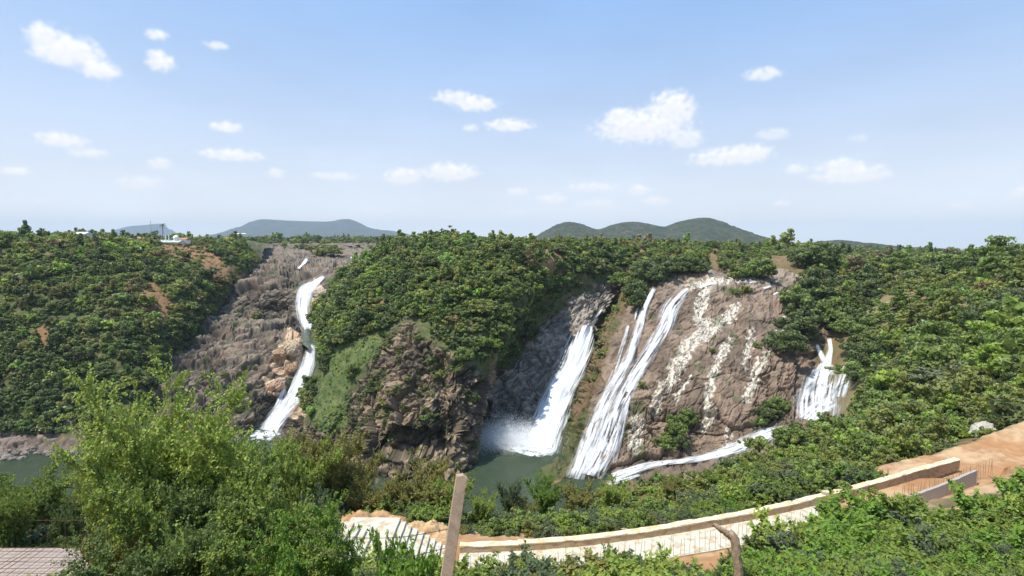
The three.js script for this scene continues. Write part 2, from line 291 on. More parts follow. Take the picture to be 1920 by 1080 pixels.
    push = bare * (grey ? ledges(FC, 8, x, y, z) * 2 + B.push * 1.2 + b.push * 0.6 + (r - 0.5) : (B.push * 2.0 + b.push * 0.75 + (r - 0.5) * 2.6 + (ridged3(x * 0.35, y * 0.28, z * 0.35, 3) - 0.5) * 0.9) * (g1 ? 0.5 : 1)) + (1 - bare) * (1.6 * fbm3(x * 0.05, y * 0.05, z * 0.05, 3));
    let back = 0;
    if (px < 905 && py > 770) { const q = 6 * fbm3(x * 0.2, y * 0.2, z * 0.2, 3); if (inside(cave, px + q, py + q)) back = -9 - q * 0.2; }
    if (py > 640 && px > 780 && px < 850) back -= 4.5 * smooth(16, 4, abs(px - 826 - 5 * v)) * smooth(640, 700, py);   // tall cleft
    return [push, ...c, 0, back];
  });
  ground.push(land('rocky_headland', g, rockMat, 'wooded headland with brown cliffs and a cave at its foot'));
}

// rock dome under the twin falls, with the scrubby rib on its left and the recess of the small fall on its right
const streaks = [[[1322, 545, 11], [1310, 590, 12], [1326, 612, 14], [1300, 640, 7]], [[1378, 580, 8], [1335, 615, 14], [1290, 652, 15], [1268, 690, 14], [1256, 722, 8]], [[1372, 632, 9], [1345, 680, 8], [1327, 740, 9], [1330, 785, 8]],
  [[1412, 625, 7], [1396, 682, 8]], [[1448, 640, 8], [1422, 690, 9], [1402, 745, 8]], [[1292, 708, 5], [1264, 752, 6]], [[1195, 785, 18], [1190, 835, 16]], [[1372, 795, 5], [1360, 838, 6]], [[1238, 725, 8], [1230, 765, 9]], [[1345, 770, 7], [1325, 800, 5]], [[1296, 532, 6], [1345, 528, 7], [1420, 522, 5]], [[1480, 585, 4], [1455, 640, 4]]];
const domeEdge = [[1000, 900], [1120, 640], [1180, 560], [1215, 525], [1280, 512], [1340, 505], [1440, 500], [1500, 515], [1505, 560], [1490, 615], [1560, 605], [1640, 640], [1650, 900]];
{
  const L = [
    [1130, 1180, 1230, 1290, 1350, 1410, 1470, 1540, 1640].map(q => [q, 900, lev(80 - fallOff(q, 900))]),
    [[1180, 470, 440], [1215, 469, 430], [1245, 469, 425], [1300, 469, 420], [1360, 471, 420], [1420, 474, 420], [1480, 478, 420], [1550, 486, 410], [1650, 500, 420]],
    [[1175, 508, 360], [1200, 503, 342], [1225, 500, 334], [1285, 500, 330], [1340, 500, 328], [1400, 500, 330], [1470, 500, 335], [1550, 510, 322], [1650, 535, 325]],
    [[1160, 560, 335], [1188, 548, 312], [1213, 541, 302], [1286, 538, 298], [1345, 531, 300], [1415, 527, 303], [1480, 527, 305], [1548, 565, 290], [1640, 590, 295]],
    [[1128, 620, 315], [1150, 605, 288], [1190, 600, 278], [1255, 600, 272], [1330, 600, 271], [1405, 592, 275], [1468, 595, 278], [1538, 632, 270], [1630, 660, 272]],
    [[1092, 700, 284], [1112, 690, 259], [1160, 680, 252], [1215, 680, 246], [1300, 680, 243], [1385, 680, 243], [1455, 670, 248], [1530, 660, 262], [1620, 700, 262]],
    [[1066, 770, 265], [1082, 770, 241], [1125, 760, 235], [1180, 760, 229], [1260, 760, 225], [1360, 760, 225], [1445, 745, 230], [1520, 712, 240], [1612, 760, 246]],
    [[1040, 840, 248], [1055, 840, 225], [1095, 838, 219], [1160, 830, 216], [1240, 830, 215], [1340, 820, 215], [1435, 788, 220], [1508, 768, 224], [1600, 800, 232]],
    [[1022, 880, 236], [1032, 890, 205], [1065, 905, 200], [1150, 893, 203], [1250, 872, 206], [1350, 848, 209], [1440, 815, 211], [1514, 795, 211], [1592, 815, 216]],
    [[1015, 890, 230], [1020, 915, 196], [1055, 930, 190], [1150, 918, 192], [1260, 898, 194], [1360, 874, 196], [1450, 836, 199], [1520, 815, 199], [1590, 805, 198]],
    [[1000, 222, lev(-6)], [1010, 186, lev(-6)], [1050, 178, lev(-6)], [1150, 178, lev(-6)], [1260, 178, lev(-6)], [1360, 180, lev(-3)], [1450, 182, lev(0)], [1520, 184, lev(4)], [1600, 186, lev(6)]]];
  const g = patch(rowsOf(L), [26, 50, 66, 96, 92, 84, 70, 44], [16, 30, 44, 76, 84, 84, 80, 50, 20, 12]);
  const FD = frame([-0.5, -0.72, 0.48], [0.8, 0, 0.6]), FX = frame([0.9, -0.1, -0.2], [0, 1, 0.6]), FJ = frame([0.75, 0.45, -0.45], [0, 1, 0.4]);
  relief(g, (x, y, z, px, py) => {
    const w = 12 * fbm3(x * 0.07, y * 0.07, z * 0.07, 4), bare = inside(domeEdge, px + w, py + w * 0.7) ? 1 : 0, low = smooth(745, 800, py + w - 0.06 * (px - 1300)), recess = px > 1490 ? 1 : 0;
    const rib = smooth(1180 - (py - 560) * 0.33, 1166 - (py - 560) * 0.33, px + w * 0.7) * (py > 540 ? 1 : 0);
    const b = beds(FX, [6, 3.2, 4], x, y, z), B = beds(FX, [24, 11, 15], x, y, z, 0.6), s = beds(FD, [26, 5, 6], x, y, z), J = beds(FJ, [15, 4.5, 6.5], x, y, z, 0.7);
    const v = fbm3(x * 0.12, y * 0.12, z * 0.12, 5), u = fbm3(x * 0.03 + 5, y * 0.03, z * 0.03, 3), rough = clamp(0.1 + 0.6 * low + recess + rib * 0.6 + smooth(1380, 1460, px) * smooth(640, 720, py) + smooth(620, 740, py) * smooth(1340, 1240, px) * 0.5);
    let c = mix3([0.128, 0.092, 0.066], [0.275, 0.2, 0.145], smooth(-0.55, 0.6, v * 0.7 + u * 0.6 + (B.id - 0.5) * 0.6));
    c = mix3(c, [0.225, 0.155, 0.118], smooth(0.0, 0.5, u) * smooth(1330, 1400, px) * 0.8);
    c = mix3(c, [0.3, 0.25, 0.2], smooth(570, 530, py) * smooth(-0.2, 0.5, v));
    const wx = 7 * n3(x * 0.3, y * 0.3, z * 0.3) + 4 * v, wy = 7 * n3(x * 0.3 + 40, y * 0.3, z * 0.3);
    let pale = 0;
    for (const q of streaks) for (let i = 0; i < q.length - 1; i++) { const d = segd(px + wx, py + wy, q[i], q[i + 1]); pale = max(pale, smooth(1.15, 0.65, d / (0.5 * (q[i][2] + q[i + 1][2])))); }
    pale *= smooth(-0.5, -0.05, fbm3(x * 0.5 + 3, y * 0.16, z * 0.5, 4)) * (1 - 0.7 * s.hair);
    c = mix3(c, mix3([0.47, 0.42, 0.33], [0.74, 0.71, 0.63], smooth(-0.3, 0.4, fbm3(x * 0.8, y * 0.8, z * 0.8, 2))), pale);
    const run = smooth(0.25, 0.6, fbm3(along(FD, 1, x, y, z) * 0.35, along(FD, 0, x, y, z) * 0.03, 5, 3));
    c = mix3(c, [0.07, 0.055, 0.045], run * 0.3 * (1 - pale));
    let g1 = smooth(0.3, 0.5, fbm3(x * 0.06 + 20, y * 0.06, z * 0.06, 4) + 0.1 * low) * 0.8;
    if (px < 1215 && py < 700) g1 = 0;
    c = mix3(c, [0.06, 0.075, 0.024], g1 * (bare ? 0.8 : 0));
    c = mix3(c, mix3([0.15, 0.095, 0.05], [0.075, 0.085, 0.026], smooth(-0.3, 0.3, u * 1.2 + v + 0.003 * (py - 720))), rib * 0.9);
    if (!bare) c = scrub(x, y, z, 0.3 + 0.5 * u + (px > 1300 ? 0.2 : 0));
    let push = bare ? B.push * mix(0.5, 1.35, rough) + b.push * 0.45 * rough * rough + s.push * 0.28 + J.push * 0.3 + ledges(FJ, 13, x, y, z) * 1.5 + v * 0.5 + (ridged3(along(FD, 0, x, y, z) * 0.022, along(FD, 1, x, y, z) * 0.11, along(FD, 2, x, y, z) * 0.11, 4) - 0.5) * 1.3 + (ridged3(x * 0.1, y * 0.1, z * 0.1, 3) - 0.5) * 1.5 * rough : 1.6 * fbm3(x * 0.05, y * 0.05, z * 0.05, 3);
    if (bare && !rib && py > 745 && px > 1160 && px < 1490) push -= 2.6 * low * smooth(880, 800, py);
    if (recess && py > 655 && py < 780) push -= 3;
    return [push, ...c];
  });
  ground.push(land('rock_dome', g, rockMat, 'brown streaked rock dome under the twin waterfalls'));
}

// near land: the lookout slope, the bench of the walkway, the near bank and the right hillside
const wallLine = [[862, 1037], [930, 1035], [1000, 1032], [1100, 1024], [1200, 1011], [1300, 995], [1400, 977], [1500, 955], [1600, 930], [1700, 902], [1800, 869]].map(([a, b]) => { const p = P(a, b, 100).sub(EYE); return [p.x * 22 / -p.y, -p.z * 22 / -p.y]; });   // foot of the wall on the 68 m level, as x and distance
const PATH_H = 68, roadLine = [[40, 52], [50, 56], [60, 60.5], [70, 65], [85, 70], [110, 76]];
function toLine(line, x, d) {                             // signed distance (positive on the gorge side) and station along
  let best = 1e9, sgn = 0, st = 0, acc = 0;
  for (let i = 0; i < line.length - 1; i++) {
    const a = line[i], b = line[i + 1], dx = b[0] - a[0], dy = b[1] - a[1], l = hypot(dx, dy), t = clamp(((x - a[0]) * dx + (d - a[1]) * dy) / (l * l)), q = hypot(x - a[0] - t * dx, d - a[1] - t * dy);
    if (q < best) { best = q; sgn = (dx * (d - a[1]) - dy * (x - a[0])) / l > 0 ? 1 : -1; st = acc + t * l; }
    acc += l;
  }
  return [best * sgn, st, acc];
}
const ctl = [[0, -12, 89], [-40, -12, 89], [40, -12, 89], [0, 0, 88.3], [-30, 0, 88], [30, 0, 88.5], [70, 0, 88], [-80, 0, 84], [0, 5, 86], [-8, 5, 85.6], [8, 5, 86], [0, 12, 81.6], [-12, 12, 80.5], [12, 12, 81.5], [0, 22, 75], [-14, 22, 74.5], [14, 22, 75.2], [0, 31, 69.8], [10, 30, 70.6], [-8, 30, 70.4], [-22, 26, 71.4], [-32, 27, 70.5], [-45, 25, 71], [22, 30, 72], [30, 30, 74], [30, 20, 79], [45, 32, 76], [40, 14, 84], [60, 45, 74], [75, 58, 73], [95, 75, 77], [120, 60, 84], [-4, 41, 67.2], [8, 43, 66.6], [20, 46, 66.4], [32, 51, 66], [0, 50, 62.8], [0, 60, 57.5], [15, 60, 59], [-15, 45, 66], [-15, 60, 57], [-30, 42, 67], [-32, 60, 55], [-60, 40, 66], [-70, 60, 52], [-100, 60, 48], [-100, 30, 68], [-150, 40, 60], [-150, 100, 8], [0, 75, 44], [-30, 80, 36], [-70, 90, 22], [25, 75, 46], [0, 100, 22], [-50, 120, 2], [-100, 130, -5], [0, 135, -4], [-150, 150, -8], [-150, 200, -10], [-50, 170, -9], [0, 180, -9], [-150, 260, -14], [-50, 240, -14], [0, 260, -14], [-100, 300, -16]];
for (const [px, py, D] of [[1200, 925, 66], [1300, 912, 72], [1400, 900, 76], [1500, 868, 84], [1600, 838, 92], [1700, 818, 88], [1650, 790, 112], [1600, 795, 128], [1480, 845, 100], [1400, 880, 96], [1700, 745, 130], [1600, 750, 165], [1700, 660, 190], [1640, 665, 215], [1700, 568, 240], [1800, 568, 200], [1900, 568, 160], [1900, 660, 122], [1900, 745, 92], [1810, 735, 112], [1860, 800, 78], [1800, 508, 290], [1920, 508, 225], [1600, 512, 330], [1920, 497, 300], [2100, 505, 200], [2100, 600, 115], [2400, 530, 150], [2400, 600, 100], [2100, 495, 320], [1640, 600, 255], [1630, 545, 290], [1750, 630, 185], [1620, 590, 262]]) { const p = P(px, py, D); ctl.push([p.x, D, p.y]); }
for (const [px, D, h] of [[1300, 115, 28], [1200, 130, 6], [1400, 150, 14], [1100, 160, -6], [1200, 185, -10], [1350, 195, -8], [1500, 175, 12], [1480, 225, 2], [1350, 240, -10], [1550, 240, 18], [1200, 280, -10], [1560, 300, 52], [1480, 340, 40], [1300, 340, 20], [1680, 340, 71], [1800, 345, 73], [2100, 360, 73], [1300, 640, 60], [1500, 640, 64], [1680, 640, 68], [1900, 640, 66], [2100, 640, 64], [960, 640, 40], [400, 640, 20]]) { const p = H(px, D, h); ctl.push([p.x, D, h]); }
for (const r of roadLine) ctl.push([r[0], r[1], 67 + smooth(56, 76, r[1]) * 4]);
const landH = (() => {                                    // linear radial basis through the surveyed points
  const n = ctl.length, A = ctl.map((a, i) => [...ctl.map((b, j) => i === j ? 0 : -hypot(a[0] - b[0], a[1] - b[1])), 1, a[0], a[1], a[2]]);
  for (const k of [() => 1, c => c[0], c => c[1]]) A.push([...ctl.map(k), 0, 0, 0, 0]);
  const m = n + 3;
  for (let i = 0; i < m; i++) {
    let q = i; for (let r = i + 1; r < m; r++) if (abs(A[r][i]) > abs(A[q][i])) q = r;
    [A[i], A[q]] = [A[q], A[i]];
    for (let r = 0; r < m; r++) if (r !== i) { const f = A[r][i] / A[i][i]; if (f) for (let c = i; c <= m; c++) A[r][c] -= f * A[i][c]; }
  }
  const w = A.map((r, i) => r[m] / r[i]);
  return (x, d) => { let s = w[n] + w[n + 1] * x + w[n + 2] * d; for (let i = 0; i < n; i++) s -= w[i] * hypot(x - ctl[i][0], d - ctl[i][1]); return s; };
})();
function nearH(x, d) {
  let h = landH(x, d);
  const [q, st, len] = toLine(wallLine, x, d);
  if (st > 0.01 && st < len - 0.01 && q > -6 && q < 3) {      // bench cut for the walkway
    const bench = PATH_H - 0.12, k = q < 0 ? smooth(-5.5, -3.1, q) : smooth(3, 0.6, q);
    h = mix(h, min(bench, q > 0 ? 99 : bench), k);
  }
  if (d < 40 && d > 24 && x > -34 && x < 0.5) {               // cut for the stairs and the slab
    const k = smooth(24, 28, d) * smooth(40, 37.2, d) * smooth(-34, -31, x) * smooth(0.5, -1.5, x);
    h = mix(h, min(h, x < -9 ? 69.4 : mix(69.4, 67.6, smooth(-9, -3, x))), k);
  }
  const [r] = toLine(roadLine, x, d); if (d > 50) h = mix(h, 67 + smooth(56, 76, d) * 4, 0.85 * smooth(6, 3.2, abs(r)));
  return h;
}
const earthAt = (x, d) => {                               // share of bare orange earth
  const [r] = toLine(roadLine, x, d), n = fbm2(x * 0.25, d * 0.25, 4), [q, st, len] = toLine(wallLine, x, d);
  let e = d > 48 ? smooth(5.2, 3.4, abs(r) + n * 1.6) : 0;
  if (q > 0 && q < 3) e = max(e, smooth(2.4, 1.2, q + n * 0.9));
  if (q < 0 && q > -9) e = max(e, smooth(-7.5, -4, q + n * 2.5) * 0.95);
  if (x > 2.5 && x < 15 && d > 17 && d < 36) e = max(e, 0.95 * smooth(-0.5, -0.15, n + 0.25));
  e = max(e, smooth(0.05, 0.35, fbm2(x * 0.12 + 7, d * 0.12, 3) - smooth(30, 60, abs(d - 28)) * 0.6) * (d < 48 ? 1 : 0.3));
  if (d > 36 && d < 46 && x > -22 && x < 4) e = max(e, smooth(45.5, 43, d + n * 2));
  return e;
};
{
  const xs = [], ds = [];
  for (let x = -170; x < 420;) { xs.push(x); x += x > -34 && x < 66 ? 0.33 : min(2.2, 0.33 + 0.03 * (x < 0 ? -34 - x : x - 66)); }
  for (let d = -12; d < 640;) { ds.push(d); d += d < 58 ? 0.33 : min(d > 350 ? 9 : 1.7, 0.33 + 0.02 * (d - 58)); }
  const g = grid(xs.length, ds.length, (i, j) => [xs[i], nearH(xs[i], ds[ds.length - 1 - j]), -ds[ds.length - 1 - j]]);
  relief(g, (x, y, z, px, py) => {
    const d = -z, e = earthAt(x, d), n = fbm3(x * 0.9, y * 0.9, z * 0.9, 4), m = fbm2(x * 0.09, d * 0.09, 3), [q, st, len] = toLine(wallLine, x, d);
    const meadow = d > 110 ? smooth(0.0, 0.3, fbm2(x * 0.02 + 31, d * 0.02, 3)) : 0;
    let c = mix3(mix3(scrub(x, y, z, 0.25), tint([0.2, 0.15, 0.07], 1 + 0.3 * n), meadow), tint(mix3([0.36, 0.19, 0.085], [0.45, 0.3, 0.17], smooth(-0.3, 0.5, m + 0.5 * n)), 1 + 0.22 * n), e);
    const flat = (st > 0 && st < len && q > -3.2 && q < 0.6) || (d > 27 && d < 39 && x < 0 && x > -32) ? 0 : 1;
    return [flat * (0.12 * n * (0.4 + e) + 0.35 * fbm3(x * 0.2, y * 0.2, z * 0.2, 3) * smooth(3, 6, abs(q)) + (d > 100 ? 1.2 * fbm3(x * 0.04, y * 0.04, z * 0.04, 3) : 0)), ...c];
  });
  ground.push(land('hillside', g, soilMat, 'near slope, walkway bench and scrubby right hillside'));
}

// plateau behind, out to the horizon, and the far hills
{
  const ds = [], rows = []; for (let d = 560; d < 12000; d *= 1.035) ds.push(d);
  const nu = 240, g = grid(nu, ds.length, (i, j) => {
    const d = ds[ds.length - 1 - j], x = (i / (nu - 1) - 0.5) * 3.6 * d, px = 960 + x / d * FOCAL;
    const valley = smooth(360, 450, px) * smooth(800, 700, px) * smooth(1700, 1000, d);
    return [x, 79 + 3 * smooth(600, 2500, d) + 2.5 * fbm2(x * 0.002, d * 0.002, 3) * smooth(600, 1200, d) - 16 * valley - fallOff(px, d), -d];
  });
  relief(g, (x, y, z) => [0, ...scrub(x * 0.2, y, z * 0.2, 0.1)]);
  land('plateau', g, soilMat, 'wooded plateau reaching to the horizon');
}
function farHill(name, D, depth, crest, label, soil) {       // crest: [px, py]
  const pts = crest.map(([a, b]) => P(a, b, D)), x0 = pts[0].x, x1 = pts[pts.length - 1].x, nu = 260, nv = 60;
  const top_ = x => { for (let i = 0; i < pts.length - 1; i++) if (x <= pts[i + 1].x) { const t = (x - pts[i].x) / (pts[i + 1].x - pts[i].x); const a = pts[max(0, i - 1)].toArray(), b = pts[i].toArray(), c = pts[i + 1].toArray(), d = pts[min(pts.length - 1, i + 2)].toArray(); return cr(a, b, c, d, t, 1); } return pts[pts.length - 1].y; };
  const g = grid(nu, nv, (i, j) => { const x = mix(x0, x1, i / (nu - 1)), t = j / (nv - 1) * 2 - 1, k = Math.pow(max(0, 1 - t * t), 0.8), sc = depth / 260, w = 0.82 + 0.18 * fbm2(x / depth * 2.2, t * 3, 4); return [x, 60 + (top_(x) - 60) * mix(k * w, 1, smooth(0.35, 0, abs(t))), -D - (-t) * -depth - depth * 0.2 * 0 ]; });
  relief(g, (x, y, z) => { const s = 700 / depth, a = fbm3(x * 0.012 * s, y * 0.02 * s, z * 0.012 * s, 4), b = n3(x * 0.09, y * 0.09, z * 0.09); return [depth * 0.004 * (b + a), ...tint(mix3([0.03, 0.042, 0.018], tint(soil, 0.75), smooth(0.05, 0.6, a + b * 0.3)), 1 + 0.4 * b)]; });
  land(name, g, soilMat, label);
}
farHill('hill', 2600, 420, [[990, 450], [1020, 434], [1045, 421], [1068, 416], [1090, 420], [1120, 430], [1150, 421], [1180, 416], [1205, 418], [1245, 425], [1275, 415], [1310, 409], [1335, 410], [1365, 425], [1395, 440], [1440, 456], [1480, 470]], 'green wooded hills with three humps on the horizon', [0.1, 0.085, 0.045]);
farHill('hill', 1900, 260, [[1440, 470], [1500, 460], [1540, 454], [1575, 450], [1590, 453], [1610, 462], [1640, 474]], 'low wooded knoll on the horizon to the right', [0.09, 0.08, 0.05]);
farHill('hill', 11500, 1100, [[400, 448], [430, 434], [455, 425], [485, 412], [530, 413], [580, 415], [620, 415], [645, 411], [662, 413], [690, 426], [715, 431], [735, 433], [770, 440], [820, 450]], 'blue flat topped mountain on the hazy horizon', [0.07, 0.07, 0.045]);
farHill('hill', 14000, 600, [[190, 446], [220, 431], [245, 424], [270, 422], [298, 420], [312, 428], [340, 446]], 'pale blue distant ridge behind the roofs', [0.07, 0.07, 0.045]);

// ------------------------------------------------------------------ where a bearing meets the land
const trees3 = ground.map(m => new MeshBVH(m.geometry));
const ray = new THREE.Ray();
function hit(px, py) {
  ray.origin.copy(EYE); ray.direction.copy(P(px, py, 100).sub(EYE).normalize());
  let best = null;
  for (const b of trees3) { const h = b.raycastFirst(ray, THREE.DoubleSide); if (h && (!best || h.distance < best.distance)) best = h; }
  return best ? best.point.clone() : null;
}
const down = new THREE.Vector3(0, -1, 0);
function drop(x, z, from = 200) {                         // highest land under a plan position
  ray.origin.set(x, from, z); ray.direction.copy(down); let best = null;
  for (const b of trees3) { const h = b.raycastFirst(ray, THREE.DoubleSide); if (h && (!best || h.distance < best.distance)) best = h; }
  return best ? best.point.y : null;
}

// ------------------------------------------------------------------ water
const noiseTex = (w, h, f, srgb = false) => { const d = new Uint8Array(w * h * 4); for (let j = 0; j < h; j++) for (let i = 0; i < w; i++) { const v = f(i / w, j / h), q = (j * w + i) * 4; d[q] = d[q + 1] = d[q + 2] = clamp(v) * 255; d[q + 3] = 255; } const t = new THREE.DataTexture(d, w, h); t.magFilter = THREE.LinearFilter; t.minFilter = THREE.LinearFilter; t.wrapS = t.wrapT = THREE.RepeatWrapping; t.needsUpdate = true; return t; };
const tile = (u, v, fx, fy, o, s = 0) => { const a = u * 2 * PI, b = v * 2 * PI; return fbm3(cos(a) * fx + s, sin(a) * fx + cos(b) * fy, sin(b) * fy, o); };
const ripple = noiseTex(512, 512, (u, v) => 0.5 + 0.5 * tile(u, v, 6, 6, 5)); ripple.repeat.set(1 / 14, 1 / 14);
const riverMat = new THREE.MeshPhysicalMaterial({ color: new THREE.Color().setRGB(0.075, 0.108, 0.06), roughness: 0.16, specularIntensity: 0.7, ior: 1.33, bumpMap: ripple, bumpScale: 0.9 });
{
  const g = new THREE.PlaneGeometry(620, 330, 1, 1).rotateX(-PI / 2); g.translate(-130, 0, -240);
  const uv = g.attributes.uv, p = g.attributes.position; for (let i = 0; i < uv.count; i++) uv.setXY(i, p.getX(i), p.getZ(i));
  land('river', g, riverMat, 'dark green river in the gorge');
  const s = [[560, 640], [572, 618], [600, 608], [625, 615], [628, 640], [606, 655], [580, 655]].map(([a, b]) => { const q = P(a, b, 100).sub(EYE), k = 57.2 / -q.y; return new THREE.Vector2(q.x * k, -q.z * k); });
  const pg = new THREE.ShapeGeometry(new THREE.Shape(s)).rotateX(-PI / 2); pg.translate(0, 32.8, 0);
  { const uv = pg.attributes.uv, p = pg.attributes.position; for (let i = 0; i < uv.count; i++) uv.setXY(i, p.getX(i), p.getZ(i)); }
  land('pool', pg, riverMat, 'still grey green pool between the two drops of the far cascade');
}

// ------------------------------------------------------------------ falling water: sheets that lie on the rock, white with dark slits between the strands
const white = new THREE.MeshPhysicalMaterial({ vertexColors: true, transparent: true, roughness: 0.9, color: new THREE.Color().setRGB(0.8, 0.82, 0.84), transmission: 0.15 });
const foamWet = 0.55;
function sheet(pts, o = {}) {
  const { thick = 0.6, full = 1, seed = 0, fray = 0.35, strand = 1, step = 1.6, slit = 0.4, even = 3 } = o, line = [];
  for (let i = 0; i < pts.length - 1; i++) { const a = pts[max(0, i - 1)], b = pts[i], c = pts[i + 1], d = pts[min(pts.length - 1, i + 2)], n = max(2, Math.round(hypot(c[0] - b[0], c[1] - b[1]) / step)); for (let s = 0; s < n; s++) line.push([0, 1, 2].map(k => cr(a, b, c, d, s / n, k))); }
  line.push(pts[pts.length - 1].slice());
  const W = max(...pts.map(p => p[2])), nu = max(5, Math.round(2 * W / (step * 0.8))), nv = line.length, reach = new Float32Array(nu * nv), dirs = [];
  for (let j = 0; j < nv; j++) {
    const a = line[max(0, j - 1)], b = line[min(nv - 1, j + 1)], tx = b[0] - a[0], ty = b[1] - a[1], l = hypot(tx, ty) || 1, nx = mix(1, ty / l, 0.5), ny = mix(0, -tx / l, 0.5);
    for (let i = 0; i < nu; i++) { const t = (i / (nu - 1) * 2 - 1) * line[j][2] * 1.25, px = line[j][0] + nx * t, py = line[j][1] + ny * t, h = hit(px, py); dirs.push(P(px, py, 100).sub(EYE).normalize()); reach[j * nu + i] = h ? h.distanceTo(EYE) : 0; }
  }
  let soft = reach; // even out the rock below: the water bridges hollows
  for (let pass = 0; pass < even; pass++) { const q = new Float32Array(nu * nv); for (let j = 0; j < nv; j++) for (let i = 0; i < nu; i++) { let s = 0, n = 0, lo = 1e9; for (let b = -2; b <= 2; b++) for (let a = -1; a <= 1; a++) { const J = j + b, I = i + a; if (J < 0 || I < 0 || J >= nv || I >= nu) continue; const v = soft[J * nu + I]; if (!v) continue; s += v; n++; lo = min(lo, v); } q[j * nu + i] = n ? mix(s / n, lo, 0.35) : 0; } soft = q; }
  const col = new Float32Array(nu * nv * 4);
  const g = grid(nu, nv, (i, j) => {
    const k = j * nu + i, u = i / (nu - 1) * 2 - 1, w = line[j][2], d = min(soft[k], reach[k] + 3), f = fbm2(u * w * 0.17 * strand + seed, j * step * 0.012, 3), f2 = n2(u * w * 0.42 * strand + seed * 3, j * step * 0.02), f3 = fbm2(u * w * 0.2 + seed, j * step * 0.1 + 9, 3);
    const rim = smooth(1 + fray * 0.5, 1 - fray, abs(u) * 1.25 + 0.55 * fray * (f + f2) * 1.2), ends = smooth(0, 4, j) ;
    const a = clamp(rim * ends * clamp(full + 0.9 * f * slit * 2 + 0.5 * f2 * slit + 0.35 * f3 * slit));
    col[k * 4] = 0.96 + 0.05 * f3; col[k * 4 + 1] = 0.97 + 0.04 * f3; col[k * 4 + 2] = 1; col[k * 4 + 3] = a;
    const p = dirs[k].clone().multiplyScalar(d).add(EYE), lift = thick * (0.8 + (0.4 * f + 0.2 * f2) * min(1, 0.9 / thick)) * (1 - 0.5 * u * u);
    return [p.x, p.y + lift * 0.55, p.z + lift * 0.83];
  });
  g.setAttribute('color', new THREE.BufferAttribute(col, 4));
  return g;
}
function fall(name, label, group, body, strands = []) {
  const o = new THREE.Group(); top(name, o); tag(o, label, 'waterfall', group);
  part('falling_water', sheet(...body), white, o);
  strands.forEach((s, i) => part('strand', sheet(s[0], { seed: 17 * i + 3, ...s[1] }), white, o));
  shade(o); return o;
}
const FAR = 'drops of the far cascade', NEAR = 'twin falls on the rock dome';
fall('waterfall', 'upper white drop of the far cascade, above the still pool', FAR, [[[608, 518, 3], [599, 525, 6], [589, 533, 10], [576, 543, 14], [571, 552, 14], [568, 570, 12], [568, 585, 11], [573, 600, 12], [580, 611, 15], [586, 618, 17]], { full: 1, slit: 0.45, seed: 1, fray: 0.5 }], [[[[632, 546, 2], [618, 562, 2], [606, 583, 2.5], [598, 606, 3]], { full: 0.6, slit: 0.4, thick: 0.3 }]]);
fall('waterfall', 'lower white chute of the far cascade, falling into the river', FAR, [[[583, 646, 7], [582, 662, 9], [579, 681, 13], [566, 712, 13], [553, 742, 14], [530, 773, 17], [511, 799, 18], [500, 816, 22]], { full: 1.0, slit: 0.5, fray: 0.5, seed: 2, thick: 1.4, even: 7 }], [[[[563, 690, 3], [545, 730, 4], [530, 757, 4]], { full: 0.45, slit: 0.8 }], [[[534, 728, 4], [525, 750, 5], [515, 772, 4]], { full: 0.3, slit: 0.9 }]]);
fall('waterfall', 'short white rapid beside the far river bushes, high on the cascade', FAR, [[[659, 481, 3], [666, 490, 7], [674, 500, 9]], { full: 1.1, step: 1 }]);
fall('waterfall', 'thin broken trickle on the upper bedrock of the far cascade', FAR, [[[576, 484, 3], [571, 492, 3.5], [566, 498, 2], [560, 504, 3]], { full: 0.9, step: 1 }]);
fall('waterfall', 'broad solid white fall plunging into the green pool', undefined, [[[1103, 612, 9], [1088, 655, 20], [1071, 694, 22], [1050, 733, 26], [1034, 772, 29], [1021, 811, 31], [1008, 845, 34]], { full: 1.6, slit: 0.15, seed: 4, thick: 3, fray: 0.42, even: 14 }], [[[[1128, 578, 4], [1118, 596, 3], [1106, 612, 5]], { full: 0.5, slit: 0.6 }], [[[1072, 625, 1.5], [1058, 655, 2], [1045, 680, 1.5]], { full: 0.4, slit: 0.8 }]]);
fall('waterfall', 'narrow left one of the twin falls, beside the scrubby rib', NEAR, [[[1226, 541, 4], [1209, 578, 6], [1197, 617, 7.5], [1184, 656, 8], [1173, 683, 10], [1146, 733, 12], [1126, 772, 13], [1110, 811, 14], [1096, 850, 16], [1078, 898, 18]], { full: 0.78, slit: 0.62, seed: 6, thick: 0.9, even: 6, fray: 0.5 }], [[[[1206, 545, 2], [1196, 575, 2], [1190, 600, 1.5]], { full: 0.4, slit: 0.5 }], [[[1178, 610, 3], [1164, 660, 4], [1150, 700, 4], [1130, 745, 4]], { full: 0.25, slit: 0.7 }]]);
fall('waterfall', 'wider right one of the twin falls, running down the dome in strands', NEAR, [[[1291, 542, 6], [1276, 555, 10], [1258, 578, 16], [1243, 617, 14], [1219, 656, 13], [1196, 694, 14], [1174, 733, 16], [1155, 772, 20], [1142, 811, 23], [1128, 850, 24], [1106, 892, 22]], { full: 0.62, slit: 0.8, seed: 8, thick: 1, even: 6, fray: 0.5 }], [[[[1170, 745, 4], [1140, 790, 5], [1122, 835, 6], [1100, 880, 7]], { full: 0.7, slit: 0.5 }], [[[1180, 740, 3], [1170, 790, 4], [1160, 830, 5], [1150, 868, 5]], { full: 0.45, slit: 0.6 }], [[[1250, 600, 5], [1228, 640, 5], [1200, 690, 6], [1175, 735, 6]], { full: 0.8, slit: 0.4 }]]);
